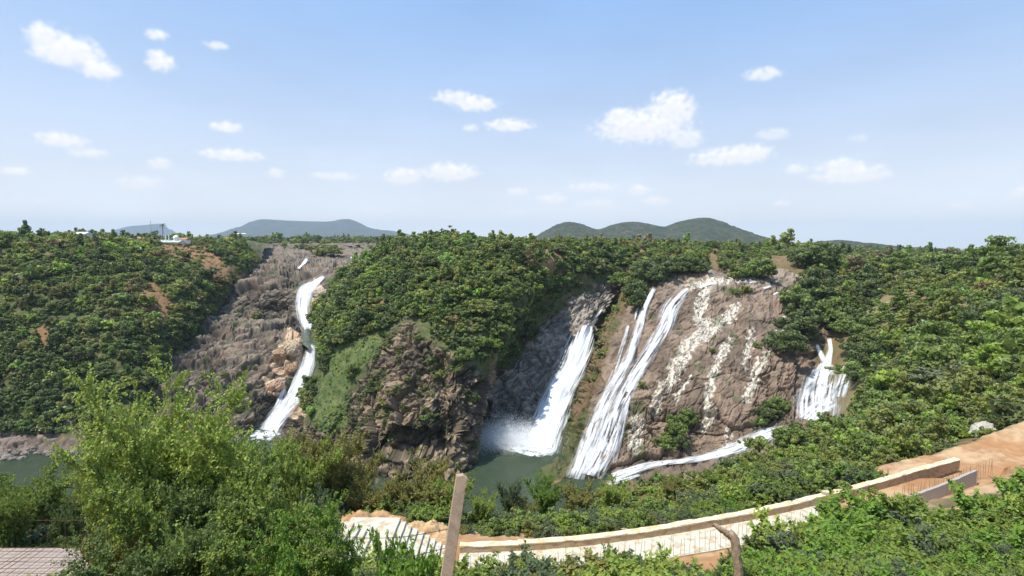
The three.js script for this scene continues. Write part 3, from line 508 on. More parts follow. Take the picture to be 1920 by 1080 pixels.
fall('waterfall', 'small fanned fall with two prongs among the trees', undefined, [[[1549, 680, 10], [1546, 693, 20], [1540, 710, 30], [1534, 735, 38], [1531, 760, 42], [1528, 788, 36]], { full: 0.72, slit: 0.9, seed: 12, strand: 0.7 }], [[[[1553, 634, 5], [1556, 655, 5], [1553, 672, 7], [1548, 688, 9]], { full: 1.1 }], [[[1531, 645, 3], [1537, 662, 5], [1545, 679, 6]], { full: 0.9 }], [[[1588, 685, 9], [1582, 705, 14], [1575, 725, 16], [1570, 745, 15]], { full: 0.3, slit: 0.9, strand: 0.8 }], [[[1560, 752, 16], [1535, 766, 22], [1512, 788, 16]], { full: 0.8, slit: 0.6 }], [[[1548, 682, 6], [1544, 715, 8], [1540, 750, 7]], { full: 0.8, slit: 0.4 }]]);
const rapid = new THREE.Group(); top('stream', rapid); tag(rapid, 'white rapids running along the foot of the rock dome', 'stream');
part('rapid', sheet([[1478, 801, 8], [1440, 813, 16], [1400, 831, 18], [1360, 848, 14], [1320, 858, 11], [1285, 864, 9], [1250, 868, 8]], { full: 1.0, slit: 0.5, fray: 0.5, seed: 21, thick: 0.8 }), white, rapid);
part('rapid', sheet([[1262, 865, 6], [1215, 873, 11], [1180, 884, 13], [1145, 898, 15]], { full: 0.85, slit: 0.7, seed: 22, thick: 0.5 }), white, rapid);
part('rapid', sheet([[1200, 890, 3], [1170, 900, 6], [1140, 908, 6]], { full: 0.6, slit: 0.7, seed: 23, thick: 0.4 }), white, rapid);
for (const q of [[[1480, 545, 3], [1460, 549, 5], [1450, 553, 2]], [[1345, 530, 3], [1325, 534, 4], [1312, 540, 3]], [[1470, 562, 2], [1478, 568, 3]], [[1418, 528, 3], [1395, 530, 4]], [[1446, 536, 4], [1432, 541, 3]]]) part('rapid', sheet(q, { full: 0.55, slit: 0.8, seed: q[0][0], thick: 0.25, step: 1 }), white, rapid);
// foam and spray where the solid fall and the chute enter the river
function foam(label, poly, core, reach) {
  const w = poly.map(([a, b]) => { const q = P(a, b, 100).sub(EYE), k = 89.85 / -q.y; return [q.x * k, q.z * k]; }), c = (() => { const q = P(core[0], core[1], 100).sub(EYE), k = 89.85 / -q.y; return [q.x * k, q.z * k]; })();
  const xs = w.map(q => q[0]), zs = w.map(q => q[1]), x0 = min(...xs), x1 = max(...xs), z0 = min(...zs), z1 = max(...zs), n = 130, col = new Float32Array(n * n * 4);
  const g = grid(n, n, (i, j) => { const x = mix(x0, x1, i / (n - 1)), z = mix(z0, z1, j / (n - 1)), d = hypot(x - c[0], (z - c[1])), f = fbm2(x * 0.18, z * 0.18, 5, 0.6), e = inside(w, x + f * 3, z + f * 3) ? 1 : 0, k = j * n + i; col[k * 4] = 0.95; col[k * 4 + 1] = 0.97; col[k * 4 + 2] = 0.98; col[k * 4 + 3] = e * clamp(1.35 - d / reach * 1.5 + 1.3 * f); return [x, 0.12 + max(0, 0.5 * (1 - d / reach)) + 0.2 * abs(f), z]; });
  g.setAttribute('color', new THREE.BufferAttribute(col, 4));
  const m = new THREE.Mesh(g, white); top('foam', m); m.userData = { kind: 'stuff', label, category: 'foam' };
}
foam('white foam spreading over the pool below the solid fall', [[925, 806], [945, 796], [1000, 798], [1045, 830], [1035, 855], [1000, 858], [940, 842], [915, 822]], [1008, 834], 27);
foam('white foam at the foot of the far chute', [[470, 812], [500, 800], [530, 806], [530, 825], [490, 832], [470, 826]], [500, 815], 9);
{
  const r = rng(77), g = new THREE.TetrahedronGeometry(0.075), list = [], m4 = new THREE.Matrix4();
  const gauss = () => (r() + r() + r() + r() - 2) * 1.1;
  const c = P(1008, 836, 100).sub(EYE), k = 90 / -c.y;
  for (let i = 0; i < 70000; i++) { const a = gauss(), x = c.x * k + (a - 0.6) * 16 - 3, y = abs(gauss()) * (8 - 2.5 * abs(a)) , z = c.z * k + gauss() * 9 - 2; const s = 0.5 + r(); m4.makeScale(s, s, s).setPosition(x, y, z); list.push(m4.clone()); }
  const im = new THREE.InstancedMesh(g, std([0.95, 0.97, 1], 1), list.length); list.forEach((m, i) => im.setMatrixAt(i, m));
  top('spray', im); im.userData = { kind: 'stuff', label: 'fine spray drifting over the pool below the solid fall', category: 'spray' };
}

// ------------------------------------------------------------------ trees and shrubs of the slopes
const leafMat = (c, t = 0.5) => new THREE.MeshPhysicalMaterial({ color: new THREE.Color().setRGB(...c), vertexColors: true, roughness: 0.8, transmission: t, specularIntensity: 0.5 });
const TONES = { dark: [0.142, 0.195, 0.056], mid: [0.218, 0.3, 0.07], olive: [0.272, 0.312, 0.084], lime: [0.3, 0.415, 0.072], dry: [0.29, 0.255, 0.12], grey: [0.19, 0.225, 0.12] };
const barkMat = std([0.12, 0.09, 0.065]);
function leaves(list, bendN = 0.5) {                        // list: [center, normal, size, length, tone]
  const n = list.length, pos = new Float32Array(n * 12), nor = new Float32Array(n * 12), col = new Float32Array(n * 12), idx = new Uint32Array(n * 6), a = new THREE.Vector3(), b = new THREE.Vector3(), c = new THREE.Vector3();
  list.forEach(([p, nn, size, len, tone, dir, out], k) => {
    a.copy(dir ?? c.set(0.3, 1, 0.2)); b.crossVectors(nn, a); if (b.lengthSq() < 1e-6) b.set(1, 0, 0); b.normalize(); a.crossVectors(b, nn).normalize();
    const q = [[0, -len], [size, 0.1 * len], [0, len], [-size, 0.1 * len]];
    for (let v = 0; v < 4; v++) {
      const o = k * 12 + v * 3, curl = v === 2 ? -0.25 * len : 0;
      pos[o] = p.x + b.x * q[v][0] + a.x * q[v][1] + nn.x * curl; pos[o + 1] = p.y + b.y * q[v][0] + a.y * q[v][1] + nn.y * curl; pos[o + 2] = p.z + b.z * q[v][0] + a.z * q[v][1] + nn.z * curl;
      const m = out ?? nn; c.copy(nn).lerp(m, bendN).normalize(); nor[o] = c.x; nor[o + 1] = c.y; nor[o + 2] = c.z;
      col[o] = tone[0]; col[o + 1] = tone[1]; col[o + 2] = tone[2];
    }
    idx.set([k * 4, k * 4 + 2, k * 4 + 1, k * 4, k * 4 + 3, k * 4 + 2], k * 6);
  });
  const g = new THREE.BufferGeometry();
  g.setAttribute('position', new THREE.BufferAttribute(pos, 3)); g.setAttribute('normal', new THREE.BufferAttribute(nor, 3)); g.setAttribute('color', new THREE.BufferAttribute(col, 3)); g.setIndex(new THREE.BufferAttribute(idx, 1));
  return g;
}
function rndDir(r, up = 0) { const u = r() * 2 - 1, t = r() * 2 * PI, s = sqrt(1 - u * u); const v = new THREE.Vector3(s * cos(t), u + up, s * sin(t)); return v.normalize(); }
function crown(seed, o) {                                  // clumps of leaves through the crown's volume
  const { clumps = 16, per = 36, wide = 1, tall = 0.8, base = 0.5, size = 0.16, cs = 0.42, flat = 0.7, ragged = 0.25 } = o, r = rng(seed), L = [];
  for (let k = 0; k < clumps; k++) {
    const d = rndDir(r, 0.35), rad = (0.35 + 0.6 * Math.pow(r(), 0.5)) * (1 + ragged * (r() - 0.5) * 2), c = new THREE.Vector3(d.x * rad * wide, base + max(-0.1, d.y) * rad * tall, d.z * rad * wide), R = cs * (0.7 + 0.6 * r()), tk = 0.8 + 0.4 * r();
    for (let i = 0; i < per; i++) {
      const n = rndDir(r, 0.15), q = R * (0.55 + 0.5 * r()), p = c.clone().add(new THREE.Vector3(n.x * q, n.y * q * flat, n.z * q)), m = n.clone().lerp(rndDir(r, 0.4), 0.55).normalize(), s = size * (0.6 + 0.8 * r()), t = tk * (0.72 + 0.56 * r());
      L.push([p, m, s, s * (1 + 0.5 * r()), [t * (0.9 + 0.25 * r()), t, t * 0.9], rndDir(r), n]);
    }
  }
  return leaves(L, 0.55);
}
function limb(a, b, ra, rb, n = 5) { const g = new THREE.CylinderGeometry(rb, ra, a.distanceTo(b), n, 1, true); g.translate(0, a.distanceTo(b) / 2, 0); g.applyQuaternion(new THREE.Quaternion().setFromUnitVectors(new THREE.Vector3(0, 1, 0), b.clone().sub(a).normalize())); g.translate(a.x, a.y, a.z); return g; }
const V = (x, y, z) => new THREE.Vector3(x, y, z);
function stem(seed, h, rad) {
  const r = rng(seed), t = V((r() - 0.5) * 0.2, h, (r() - 0.5) * 0.2), G = [limb(V(0, -0.6, 0), t, rad, rad * 0.6)];
  for (let k = 0; k < 4; k++) { const a = k * 1.6 + r(); G.push(limb(t.clone().multiplyScalar(0.7 + 0.1 * k), V(cos(a) * 0.5, h + 0.35 + 0.3 * r(), sin(a) * 0.5), rad * 0.5, rad * 0.15, 4)); }
  return mergeGeometries(G);
}
const FORMS = [[{ wide: 1, tall: 0.8, base: 0.5 }, 0.4, 0.09], [{ wide: 1.1, tall: 0.6, base: 0.5, flat: 0.55, ragged: 0.4 }, 0.45, 0.08], [{ wide: 0.85, tall: 1.05, base: 0.6, ragged: 0.35 }, 0.5, 0.08], [{ wide: 1, tall: 0.85, base: 0.35, cs: 0.36, ragged: 0.5 }, 0.25, 0.06], [{ wide: 1, tall: 0.7, base: 0.2, cs: 0.4, ragged: 0.6 }, 0.15, 0.05], [{ wide: 1.25, tall: 0.75, base: 0.55, cs: 0.33, ragged: 0.9, few: 0.6 }, 0.5, 0.07], [{ wide: 0.65, tall: 1.3, base: 0.75, cs: 0.36, ragged: 0.6 }, 0.6, 0.07], [{ wide: 1.3, tall: 0.45, base: 0.2, cs: 0.3, ragged: 0.8 }, 0.15, 0.05]];
const SHAPES = FORMS.map(([o, h, w], k) => ({ crown: crown(101 + k, { ...o, cs: (o.cs ?? 0.42) * 0.8, ragged: max(0.5, o.ragged ?? 0.5), clumps: floor(34 * (o.few ?? 1)), per: 30, size: 0.12 }), fine: crown(111 + k, { ...o, cs: (o.cs ?? 0.42) * 0.62, clumps: floor(64 * (o.few ?? 1)), per: 62, size: 0.055 }), trunk: stem(1 + k, h, w) }));
const MATS = Object.fromEntries(Object.entries(TONES).map(([k, c]) => [k, leafMat(c)]));
const plants = [];                                          // {p, s, shape, tone, turn, place, kind}
const farther = new Float32Array(1);
function scatter(mesh, n, seed, gap_, choose) {
  const g = mesh.geometry, idx = g.index.array, p = g.attributes.position, r = rng(seed), cum = new Float64Array(idx.length / 3), a = V(), b = V(), c = V(), ab = V(), ac = V(); let tot = 0;
  for (let t = 0; t < cum.length; t++) { a.fromBufferAttribute(p, idx[t * 3]); b.fromBufferAttribute(p, idx[t * 3 + 1]); c.fromBufferAttribute(p, idx[t * 3 + 2]); tot += choose.weight && !choose.weight(a) ? 0 : ab.subVectors(b, a).cross(ac.subVectors(c, a)).length() / 2; cum[t] = tot; }
  const cellsTaken = new Map(), cell = gap_;
  for (let k = 0, made = 0; k < n * 5 && made < n; k++) {
    const q = r() * tot; let lo = 0, hi = cum.length - 1; while (lo < hi) { const m = (lo + hi) >> 1; if (cum[m] < q) lo = m + 1; else hi = m; }
    a.fromBufferAttribute(p, idx[lo * 3]); b.fromBufferAttribute(p, idx[lo * 3 + 1]); c.fromBufferAttribute(p, idx[lo * 3 + 2]);
    let u = r(), v = r(); if (u + v > 1) { u = 1 - u; v = 1 - v; }
    const x = a.clone().addScaledVector(ab.subVectors(b, a), u).addScaledVector(ac.subVectors(c, a), v), [px, py] = bearing(x), o = choose(x, px, py, r);
    if (!o) continue;
    const s = o.s, key = (i, j, l) => i + ',' + j + ',' + l, ci = floor(x.x / cell), cj = floor(x.y / cell), ck = floor(x.z / cell); let bad = false;
    for (let i = -1; i <= 1 && !bad; i++) for (let j = -1; j <= 1 && !bad; j++) for (let l = -1; l <= 1 && !bad; l++) for (const e of cellsTaken.get(key(ci + i, cj + j, ck + l)) ?? []) if (e.distanceTo(x) < s * (o.tight ?? 0.8)) { bad = true; break; }
    if (bad) continue;
    const kk = key(ci, cj, ck); if (!cellsTaken.has(kk)) cellsTaken.set(kk, []); cellsTaken.get(kk).push(x);
    plants.push({ p: x, turn: r() * 6.28, ...o }); made++;
  }
}
const pick = (r, w) => { let t = 0; for (const k in w) t += w[k]; let q = r() * t; for (const k in w) { q -= w[k]; if (q <= 0) return k; } };
const onFall = (px, py, d) => fallLines.some(l => { for (let i = 0; i < l.length - 1; i++) if (segd(px, py, l[i], l[i + 1]) < d + l[i][2]) return true; return false; });
const fallLines = [[[607, 519, 8], [568, 570, 14], [583, 648, 14], [582, 690, 15], [553, 742, 16], [500, 816, 22]], [[1101, 614, 14], [1050, 733, 22], [1010, 842, 28]], [[1226, 541, 7], [1184, 656, 12], [1076, 902, 22]], [[1290, 543, 14], [1219, 656, 18], [1142, 811, 30], [1100, 892, 30]], [[1550, 634, 14], [1546, 690, 26], [1530, 790, 36]], [[1476, 802, 10], [1400, 832, 14], [1250, 868, 14], [1140, 905, 16]], [[1586, 685, 12], [1570, 745, 18]]];
const near_ = (f, d) => Object.assign(f, { weight: typeof d === 'function' ? d : a => -a.z < d });
scatter(ground[0], 11500, 201, 6, near_((x, px, py, r) => {
  if (x.y < 5 || px < -420 || -x.z > 620) return null;
  { const B = [[530, 440], [505, 478], [452, 530], [382, 610], [340, 690], [318, 770], [300, 840]], i = max(1, B.findIndex(q => q[1] > py)); if (px > mix(B[i - 1][0], B[i][0], clamp((py - B[i - 1][1]) / (B[i][1] - B[i - 1][1]))) - 4) return null; }
  const w = 26 * fbm3(x.x * 0.06, x.y * 0.06, x.z * 0.06, 4), bare = hillSoil.some(q => inside(q, px + w, py + w)); if (bare) return r() > 0.3 ? null : { s: 0.6 + 0.9 * r(), shape: 3 + floor(r() * 2), tone: pick(r, { olive: 1, dry: 1, mid: 1 }), place: 'hill', tight: 1.2 };
  const n = fbm3(x.x * 0.02, x.y * 0.02, x.z * 0.02, 3), low = smooth(560, 720, py);
  const tone = pick(r, { dark: 0.6 + 1.5 * low + 2.2 * max(0, n), mid: 1, olive: max(0.05, 1.6 - 1.4 * low - 2 * n), lime: 0.2 + 0.6 * max(0, -n), dry: max(0, 0.3 - low * 0.3 - n) });
  const gapn = fbm3(x.x * 0.045 + 50, x.y * 0.045, x.z * 0.045, 3); if (gapn > 0.32 && r() < 0.8) return null;
  return { s: (1.3 + 2.2 * r() * r() + 0.7 * low + (py > 520 && r() < 0.05 ? 1.6 : 0)), shape: floor(r() * 4.2) % 5, tone, place: 'hill', tight: 0.36 };
}, 520));
scatter(ground[1], 170, 202, 6, (x, px, py, r) => { if (-x.z > 900 || onFall(px, py, 4) || r() > 0.4 || (px > 450 && py > 470 && fbm3(x.x * 0.045 + 9, x.y * 0.045, x.z * 0.045, 3) < 0.3) || (px > 500 && py > 640)) return null; return { s: 0.9 + 1.6 * r(), shape: 4 - floor(r() * 2), tone: pick(r, { olive: 1, dark: 1, mid: 0.6, dry: 0.5 }), place: 'cascade', tight: 1 }; });
scatter(ground[2], 6500, 203, 6, near_((x, px, py, r) => {
  if (-x.z > 640 || onFall(px, py, 3)) return null;
  const w = 16 * fbm3(x.x * 0.05, x.y * 0.05, x.z * 0.05, 4), e = py + w - edgeAt(px);
  if (headSoil.some(q => inside(q, px + w, py + w)) && r() > 0.22) return null;
  const l = lawn.some(q => inside(q, px, py));
  if (inside(chute, px, py)) return null;
  if (l) return null;
  if (e > -14) return r() < 0.04 ? { s: 0.5 + 0.9 * r(), shape: 4, tone: pick(r, { dark: 1, olive: 1, mid: 1 }), place: 'cliff', tight: 1.5 } : null;
  const n = fbm3(x.x * 0.025 + 3, x.y * 0.025, x.z * 0.025, 3);
  return { s: 1.5 + 2.3 * r() * r() + 0.8 * smooth(-20, -120, e) * r() + (py > 520 && r() < 0.05 ? 1.3 : 0), shape: floor(r() * 4.1) % 5, tone: pick(r, { dark: 0.7 + max(0, n) + (e > -110 ? 0.9 : 0), mid: 1.7, olive: 0.8 + (px > 1000 ? 0.7 : 0), lime: 0.2, dry: px > 980 ? 0.35 : 0.03 }), place: 'headland', tight: 0.36 };
}, 470));
scatter(ground[2], 1100, 213, 3, near_((x, px, py, r) => { if (px > 905 || py < 600 || x.y < 4 || onFall(px, py, 3) || inside(chute, px, py)) return null; const l = lawn.some(q => inside(q, px, py)), w = 16 * fbm3(x.x * 0.05, x.y * 0.05, x.z * 0.05, 4); if (l) return { s: 0.3 + 0.5 * r() * r(), shape: 4, tone: pick(r, { lime: 1.4, mid: 1.2, olive: 0.5 }), place: 'headland', tight: 0.7 }; if (py + w < edgeAt(px)) return null; return fbm3(x.x * 0.07 + 4, x.y * 0.07, x.z * 0.07, 4) - 0.0012 * (py - 700) > 0.2 - 0.25 * smooth(760, 640, px) ? { s: 0.5 + 0.8 * r() * r(), shape: 3 + floor(r() * 2), tone: pick(r, { dark: 1, mid: 1, olive: 0.7 }), place: 'cliff', tight: 0.7 } : null; }, a => { const [px, py] = bearing(a); return px < 905 && py > 600 && a.y > 3; }));
scatter(ground[3], 2600, 204, 6, near_((x, px, py, r) => {
  if (-x.z > 640 || onFall(px, py, 5) || px > 1640) return null;
  const w = 12 * fbm3(x.x * 0.07, x.y * 0.07, x.z * 0.07, 4), bare = inside(domeEdge, px + w, py + w * 0.7), rib = px + w * 0.7 < 1170 - (py - 560) * 0.33 && py > 550;
  if (px > 1500 && py > 630 && py < 800) return null;
  if (rib) return py < 860 && r() < 0.3 ? { s: 0.6 + 1.1 * r(), shape: 3 + floor(r() * 2), tone: pick(r, { mid: 1, olive: 1.4, lime: 0.4, dry: 0.5, dark: 0.5 }), place: 'rib', tight: 0.9 } : null;
  if (bare) return null;
  if ((px > 1440 && px < 1500 && py > 480 && py < 530) || (px > 1330 && px < 1350)) return null;
  const thin = smooth(1330, 1480, px) * smooth(520, 470, py); if (r() < thin * 0.45) return null;
  return { s: 1.6 + 2.0 * r() * r(), shape: floor(r() * 4.6) % 5, tone: pick(r, { mid: 1.4, olive: 1, dark: 1, lime: 0.3, dry: 0.3 }), place: 'dome', tight: 0.55 };
}, 520));
const bank = (x, px, py, r) => {
  if (px > 1485 && px < 1598 && py > 625 && py < 800) return null;
  const d = -x.z; if (d < 41 || x.y < 3 || px > 2080 || px < -150 || d > 640) return null;
  const [rr] = toLine(roadLine, x.x, d); if (abs(rr) < 5.5 && d > 48) return null;
  const [q] = toLine(wallLine, x.x, d); if (q < 1.8 && d < 56) return null; if (d < 46 && px < 880 && px > 610) return null;
  if (px < 1640 && px > 1060 && d > 150) return px > 1560 && d > 215 ? { s: 2 + 2 * r(), shape: floor(r() * 4), tone: pick(r, { dark: 1, mid: 1 }), place: 'right', tight: 0.6 } : null;
  if (px < 1060 && d > 82) return null;
  const n = fbm3(x.x * 0.03 + 8, x.y * 0.03, x.z * 0.03, 3), near = smooth(120, 60, d);
  if (d < 40) return null;
  if (d < 82 && px < 1500) return { s: 0.5 + 0.65 * r(), shape: 3 + floor(r() * 2), tone: pick(r, { mid: 1.6, olive: 1.2, lime: 0.25, grey: 0.4, dark: 0.3 }), place: 'bank', fine: true, tight: 0.4 };
  const big = r() < 0.3, md = d > 110 ? fbm2(x.x * 0.02 + 31, d * 0.02, 3) : 0; if (md > 0.12 && r() < 0.72) return null;
  return { s: mix(big ? 3 + 2.4 * r() : 1.2 + 1.3 * r(), big ? 1.5 + 0.9 * r() : 0.6 + 0.7 * r(), near) * (px < 1520 ? 0.72 : 1), shape: floor(r() * 5), tone: pick(r, { mid: 1.3, dark: 0.6 + max(0, n), olive: 1.2 - n, lime: 0.5 + 0.5 * near, dry: max(0, 0.35 - n) * smooth(650, 540, py), grey: 0.15 }), place: 'right', tight: 0.36 };
};
bank.weight = a => -a.z > 40;
scatter(ground[4], 8000, 205, 5, bank);
scatter(ground[4], 2600, 206, 3, near_((x, px, py, r) => bank(x, px, py, r), a => { const [px] = bearing(a); return -a.z > 41 && -a.z < 92 && a.y > 30 && px > -100 && px < 1750; }));
// clumps and lone trees that stand out
for (const [px, py, rp, tone, shape, k = 1] of [[1428, 458, 18, 'dark', 2], [16, 424, 17, 'dark', 0], [1400, 508, 24, 'mid', 1], [1425, 510, 26, 'mid', 0], [1385, 512, 18, 'mid', 3], [1265, 800, 22, 'mid', 3], [1292, 782, 20, 'mid', 0], [1248, 826, 20, 'mid', 4], [1275, 830, 18, 'dark', 3], [1440, 772, 24, 'dark', 3], [1460, 760, 20, 'mid', 0], [1425, 785, 16, 'dark', 4], [1475, 645, 30, 'dark', 0], [1488, 610, 30, 'dark', 1], [1510, 580, 36, 'dark', 0], [1530, 545, 36, 'dark', 2], [1495, 560, 28, 'mid', 1], [1545, 588, 30, 'mid', 0], [1195, 570, 20, 'dark', 2], [1188, 545, 26, 'dark', 0], [1215, 515, 30, 'dark', 0], [1245, 502, 30, 'dark', 1], [1280, 498, 26, 'dark', 0], [1310, 500, 22, 'dark', 3], [1170, 525, 26, 'mid', 1], [1568, 500, 20, 'lime', 0], [1210, 442, 20, 'dark', 2], [1300, 455, 15, 'mid', 0], [1330, 460, 16, 'dark', 1], [1525, 485, 34, 'dark', 1], [1602, 655, 22, 'dark', 1], [1614, 700, 22, 'dark', 0], [1578, 612, 24, 'mid', 0], [1518, 628, 16, 'dark', 3], [1632, 670, 26, 'dark', 0], [1630, 630, 28, 'mid', 2], [1875, 490, 26, 'mid', 2], [1850, 600, 40, 'dark', 1], [1880, 690, 44, 'lime', 0], [1900, 650, 40, 'mid', 1], [1600, 500, 26, 'dry', 3], [1870, 640, 34, 'lime', 3], [1560, 825, 34, 'lime', 0], [1585, 830, 34, 'mid', 3], [1490, 820, 32, 'dark', 3], [1640, 790, 44, 'mid', 0], [1700, 720, 44, 'lime', 1], [1690, 780, 36, 'dark', 0], [1750, 660, 44, 'mid', 2], [1790, 740, 46, 'olive', 3], [1415, 830, 20, 'olive', 4], [1380, 545, 9, 'mid', 4], [1400, 540, 12, 'olive', 4], [1335, 655, 6, 'olive', 4], [1420, 645, 9, 'mid', 4], [1205, 720, 9, 'olive', 4], [620, 470, 20, 'olive', 1], [600, 472, 16, 'olive', 3], [640, 600, 18, 'dark', 0], [625, 640, 18, 'dark', 2], [615, 670, 16, 'dark', 0], [655, 560, 22, 'dark', 1], [640, 575, 20, 'mid', 0], [630, 615, 20, 'mid', 3], [665, 540, 22, 'dark', 0], [610, 690, 13, 'dark', 3], [690, 530, 22, 'mid', 0], [660, 620, 24, 'dark', 0], [680, 600, 24, 'dark', 2], [480, 590, 10, 'olive', 4], [820, 700, 14, 'olive', 4], [870, 665, 22, 'mid', 0], [960, 655, 24, 'mid', 0], [940, 680, 18, 'mid', 3], [985, 625, 24, 'dark', 0]]) {
  const h = hit(px, py + rp * 0.55); if (!h) continue; const d = h.distanceTo(EYE);
  plants.push({ p: h, s: rp * d / FOCAL * 1.0, shape, tone, turn: px, place: px < 450 ? 'hill' : px < 590 ? 'cascade' : px < 1120 ? 'headland' : px < 1480 ? 'dome' : 'right', keep: true });
}
// plateau trees, thinning with distance
{
  const r = rng(301);
  for (let k = 0; k < 9000; k++) {
    const d = 480 * Math.pow(5.2, r()), px = -60 + r() * 2040, x = (px - 960) / FOCAL * d; let h = null;
    if (d < 900) { h = drop(x, -d); if (h === null || h < 68 - fallOff(px, d)) continue; } else h = 79 + 3 * smooth(600, 2500, d) + 2.5 * fbm2(x * 0.002, d * 0.002, 3) - fallOff(px, d);
    if (px > 440 && px < 735 && d < 830 + 60 * sin(px * 0.05)) continue;
    plants.push({ p: V(x, h - 0.3, -d), s: (2.4 + 2.6 * r()) * (d > 1000 ? 1.35 : 1), shape: floor(r() * 3.4), tone: pick(r, { mid: 1.3, dark: 1, olive: 0.9, dry: 0.12 }), turn: r() * 6, place: 'plateau' });
  }
}
// how large each shows from the lookout; the largest are things of their own, the rest one mass for each kind of crown
const PLACE = { hill: ['on the left hill', 'trees of the left hill'], cascade: ['beside the far cascade', 'bushes on the cascade rock'], headland: ['on the central headland', 'trees of the headland'], cliff: ['on the headland cliff', 'bushes on the cliff'], rib: ['on the scrubby rib beside the twin falls', 'bushes of the rib'], dome: ['by the streaked rock dome', 'trees round the rock dome'], bank: ['on the near bank', 'shrubs of the near bank'], right: ['on the right hillside', 'trees of the right hillside'], plateau: ['on the plateau skyline', 'trees of the plateau'] };
const TONE_WORD = { dark: 'dark green', mid: 'mid green', olive: 'olive green', lime: 'bright lime green', dry: 'brownish dry', grey: 'grey green' };
const SHAPE_WORD = ['round crowned', 'spreading', 'upright', 'bushy', 'low', 'airy', 'narrow', 'flat'];
for (const t of plants) { const a = abs((t.turn * 17.9) % 1); if (!t.keep && a > 0.55) t.shape = t.shape > 2 ? (a > 0.75 ? 7 : t.shape) : a > 0.85 ? 6 : a > 0.68 ? 5 : t.shape; t.wx = 0.8 + 0.5 * abs((t.turn * 5.3) % 1); t.s *= (t.keep ? 1 : 0.42 + 1.0 * Math.pow(abs((t.turn * 2.9) % 1), 2.2)); }
for (const t of plants) { const h = abs((t.turn * 31.7) % 1), y = bearing(t.p)[1]; if (y < 475 && !t.keep && h > 0.9) t.s *= 1.3 + 3 * (h - 0.9); }
const v3 = V(), q4 = new THREE.Quaternion(), UPV = V(0, 1, 0);
for (const t of plants) { const [px, py] = bearing(t.p), d = t.p.distanceTo(EYE); t.show = px > 5 && px < 1915 && py > 380 && py < 1080 ? t.s / d : 0; t.low = t.shape === 3 || t.shape === 4 || t.shape === 7; }
const mass = new Map(), shown = { true: 0, false: 0 };
plants.sort((a, b) => (b.keep ? 1 : 0) - (a.keep ? 1 : 0) || b.show - a.show);
for (const t of plants) {
  const sy = t.s * (0.85 + 0.3 * ((t.turn * 7.3) % 1));
  if (t.show > 0 && shown[t.low] < 290 && t.place !== 'plateau') {
    shown[t.low]++;
    const o = new THREE.Group(); top(t.low ? 'hillside_shrub' : 'hillside_tree', o);
    o.position.copy(t.p); o.rotation.y = t.turn; o.scale.set(t.s * t.wx, sy, t.s); o.rotation.z = 0.12 * sin(t.turn * 9);
    part('trunk', SHAPES[t.shape].trunk, barkMat, o); part('crown', SHAPES[t.shape].fine, MATS[t.tone], o);
    const [bx, by] = bearing(t.p), zone = t.place === 'bank' ? (bx < 960 ? 'near the stairs, ' : bx < 1300 ? 'beyond the walkway middle, ' : 'by the walkway end, ') : by < 480 ? 'near the skyline, ' : by < 560 ? 'high up, ' : by < 660 ? 'halfway up, ' : by < 760 ? 'low down, ' : 'at the foot, ';
    const side = t.place === 'right' ? (bx < 1600 ? 'by the small fall, ' : bx < 1720 ? 'towards the small fall, ' : bx < 1820 ? 'above the walkway end, ' : 'above the dirt road, ') : t.place === 'headland' ? (bx < 720 ? 'facing the cascade, ' : bx < 900 ? 'in the middle, ' : 'facing the solid fall, ') : t.place === 'hill' ? (bx < 160 ? 'at the outer side, ' : bx < 320 ? 'in the middle, ' : 'facing the cascade, ') : '', big = t.s > 3.4 ? 'large ' : t.s < 1.5 ? 'small ' : '';
    const fits = (big + TONE_WORD[t.tone] + ' ' + SHAPE_WORD[t.shape] + ' tree ' + zone + side + PLACE[t.place][0]).split(/\s+/).length <= 16, side_ = fits ? side : '', big_ = (big + TONE_WORD[t.tone] + ' ' + SHAPE_WORD[t.shape] + ' tree ' + zone + side_ + PLACE[t.place][0]).split(/\s+/).length <= 16 ? big : '';
    tag(o, `${big_}${TONE_WORD[t.tone]} ${SHAPE_WORD[t.shape]} ${t.low ? 'shrub' : 'tree'} ${zone}${side_}${PLACE[t.place][0]}`, t.low ? 'shrub' : 'tree', PLACE[t.place][1] + ', ' + zone + side_ + big_ + TONE_WORD[t.tone] + ' ' + SHAPE_WORD[t.shape]);
  } else { const k = t.shape + (t.place === 'bank' ? 8 : 0); if (!mass.has(k)) mass.set(k, []); mass.get(k).push(t); }
}
const crownMat = leafMat([1, 1, 1]);
for (const [k, list] of mass) {
  const im = new THREE.InstancedMesh(k > 7 ? SHAPES[k - 8].fine : SHAPES[k].crown, crownMat, list.length), c = new THREE.Color(), m = new THREE.Matrix4();
  list.forEach((t, i) => { m.compose(t.p, q4.setFromAxisAngle(UPV, t.turn), v3.set(t.s * t.wx, t.s * (0.8 + 0.45 * ((t.turn * 7.3) % 1)), t.s)); im.setMatrixAt(i, m); const j = 0.62 + 0.8 * abs((t.turn * 13.7) % 1), u = 0.86 + 0.3 * abs((t.turn * 23.1) % 1), T = TONES[t.tone]; im.setColorAt(i, c.setRGB(T[0] * j * u, T[1] * j, T[2] * j)); });
  top('forest', im); im.userData = { kind: 'stuff', label: k > 7 ? `leafy undergrowth of ${SHAPE_WORD[k - 8]} shrubs on the near bank` : `mass of far ${SHAPE_WORD[k]} ${k > 2 ? 'shrubs' : 'trees'} covering hills and plateau`, category: 'forest' };
}
console.log('plants', plants.length, JSON.stringify(Object.fromEntries(Object.keys(PLACE).map(k => [k, plants.filter(t => t.place === k).length]))), shown);

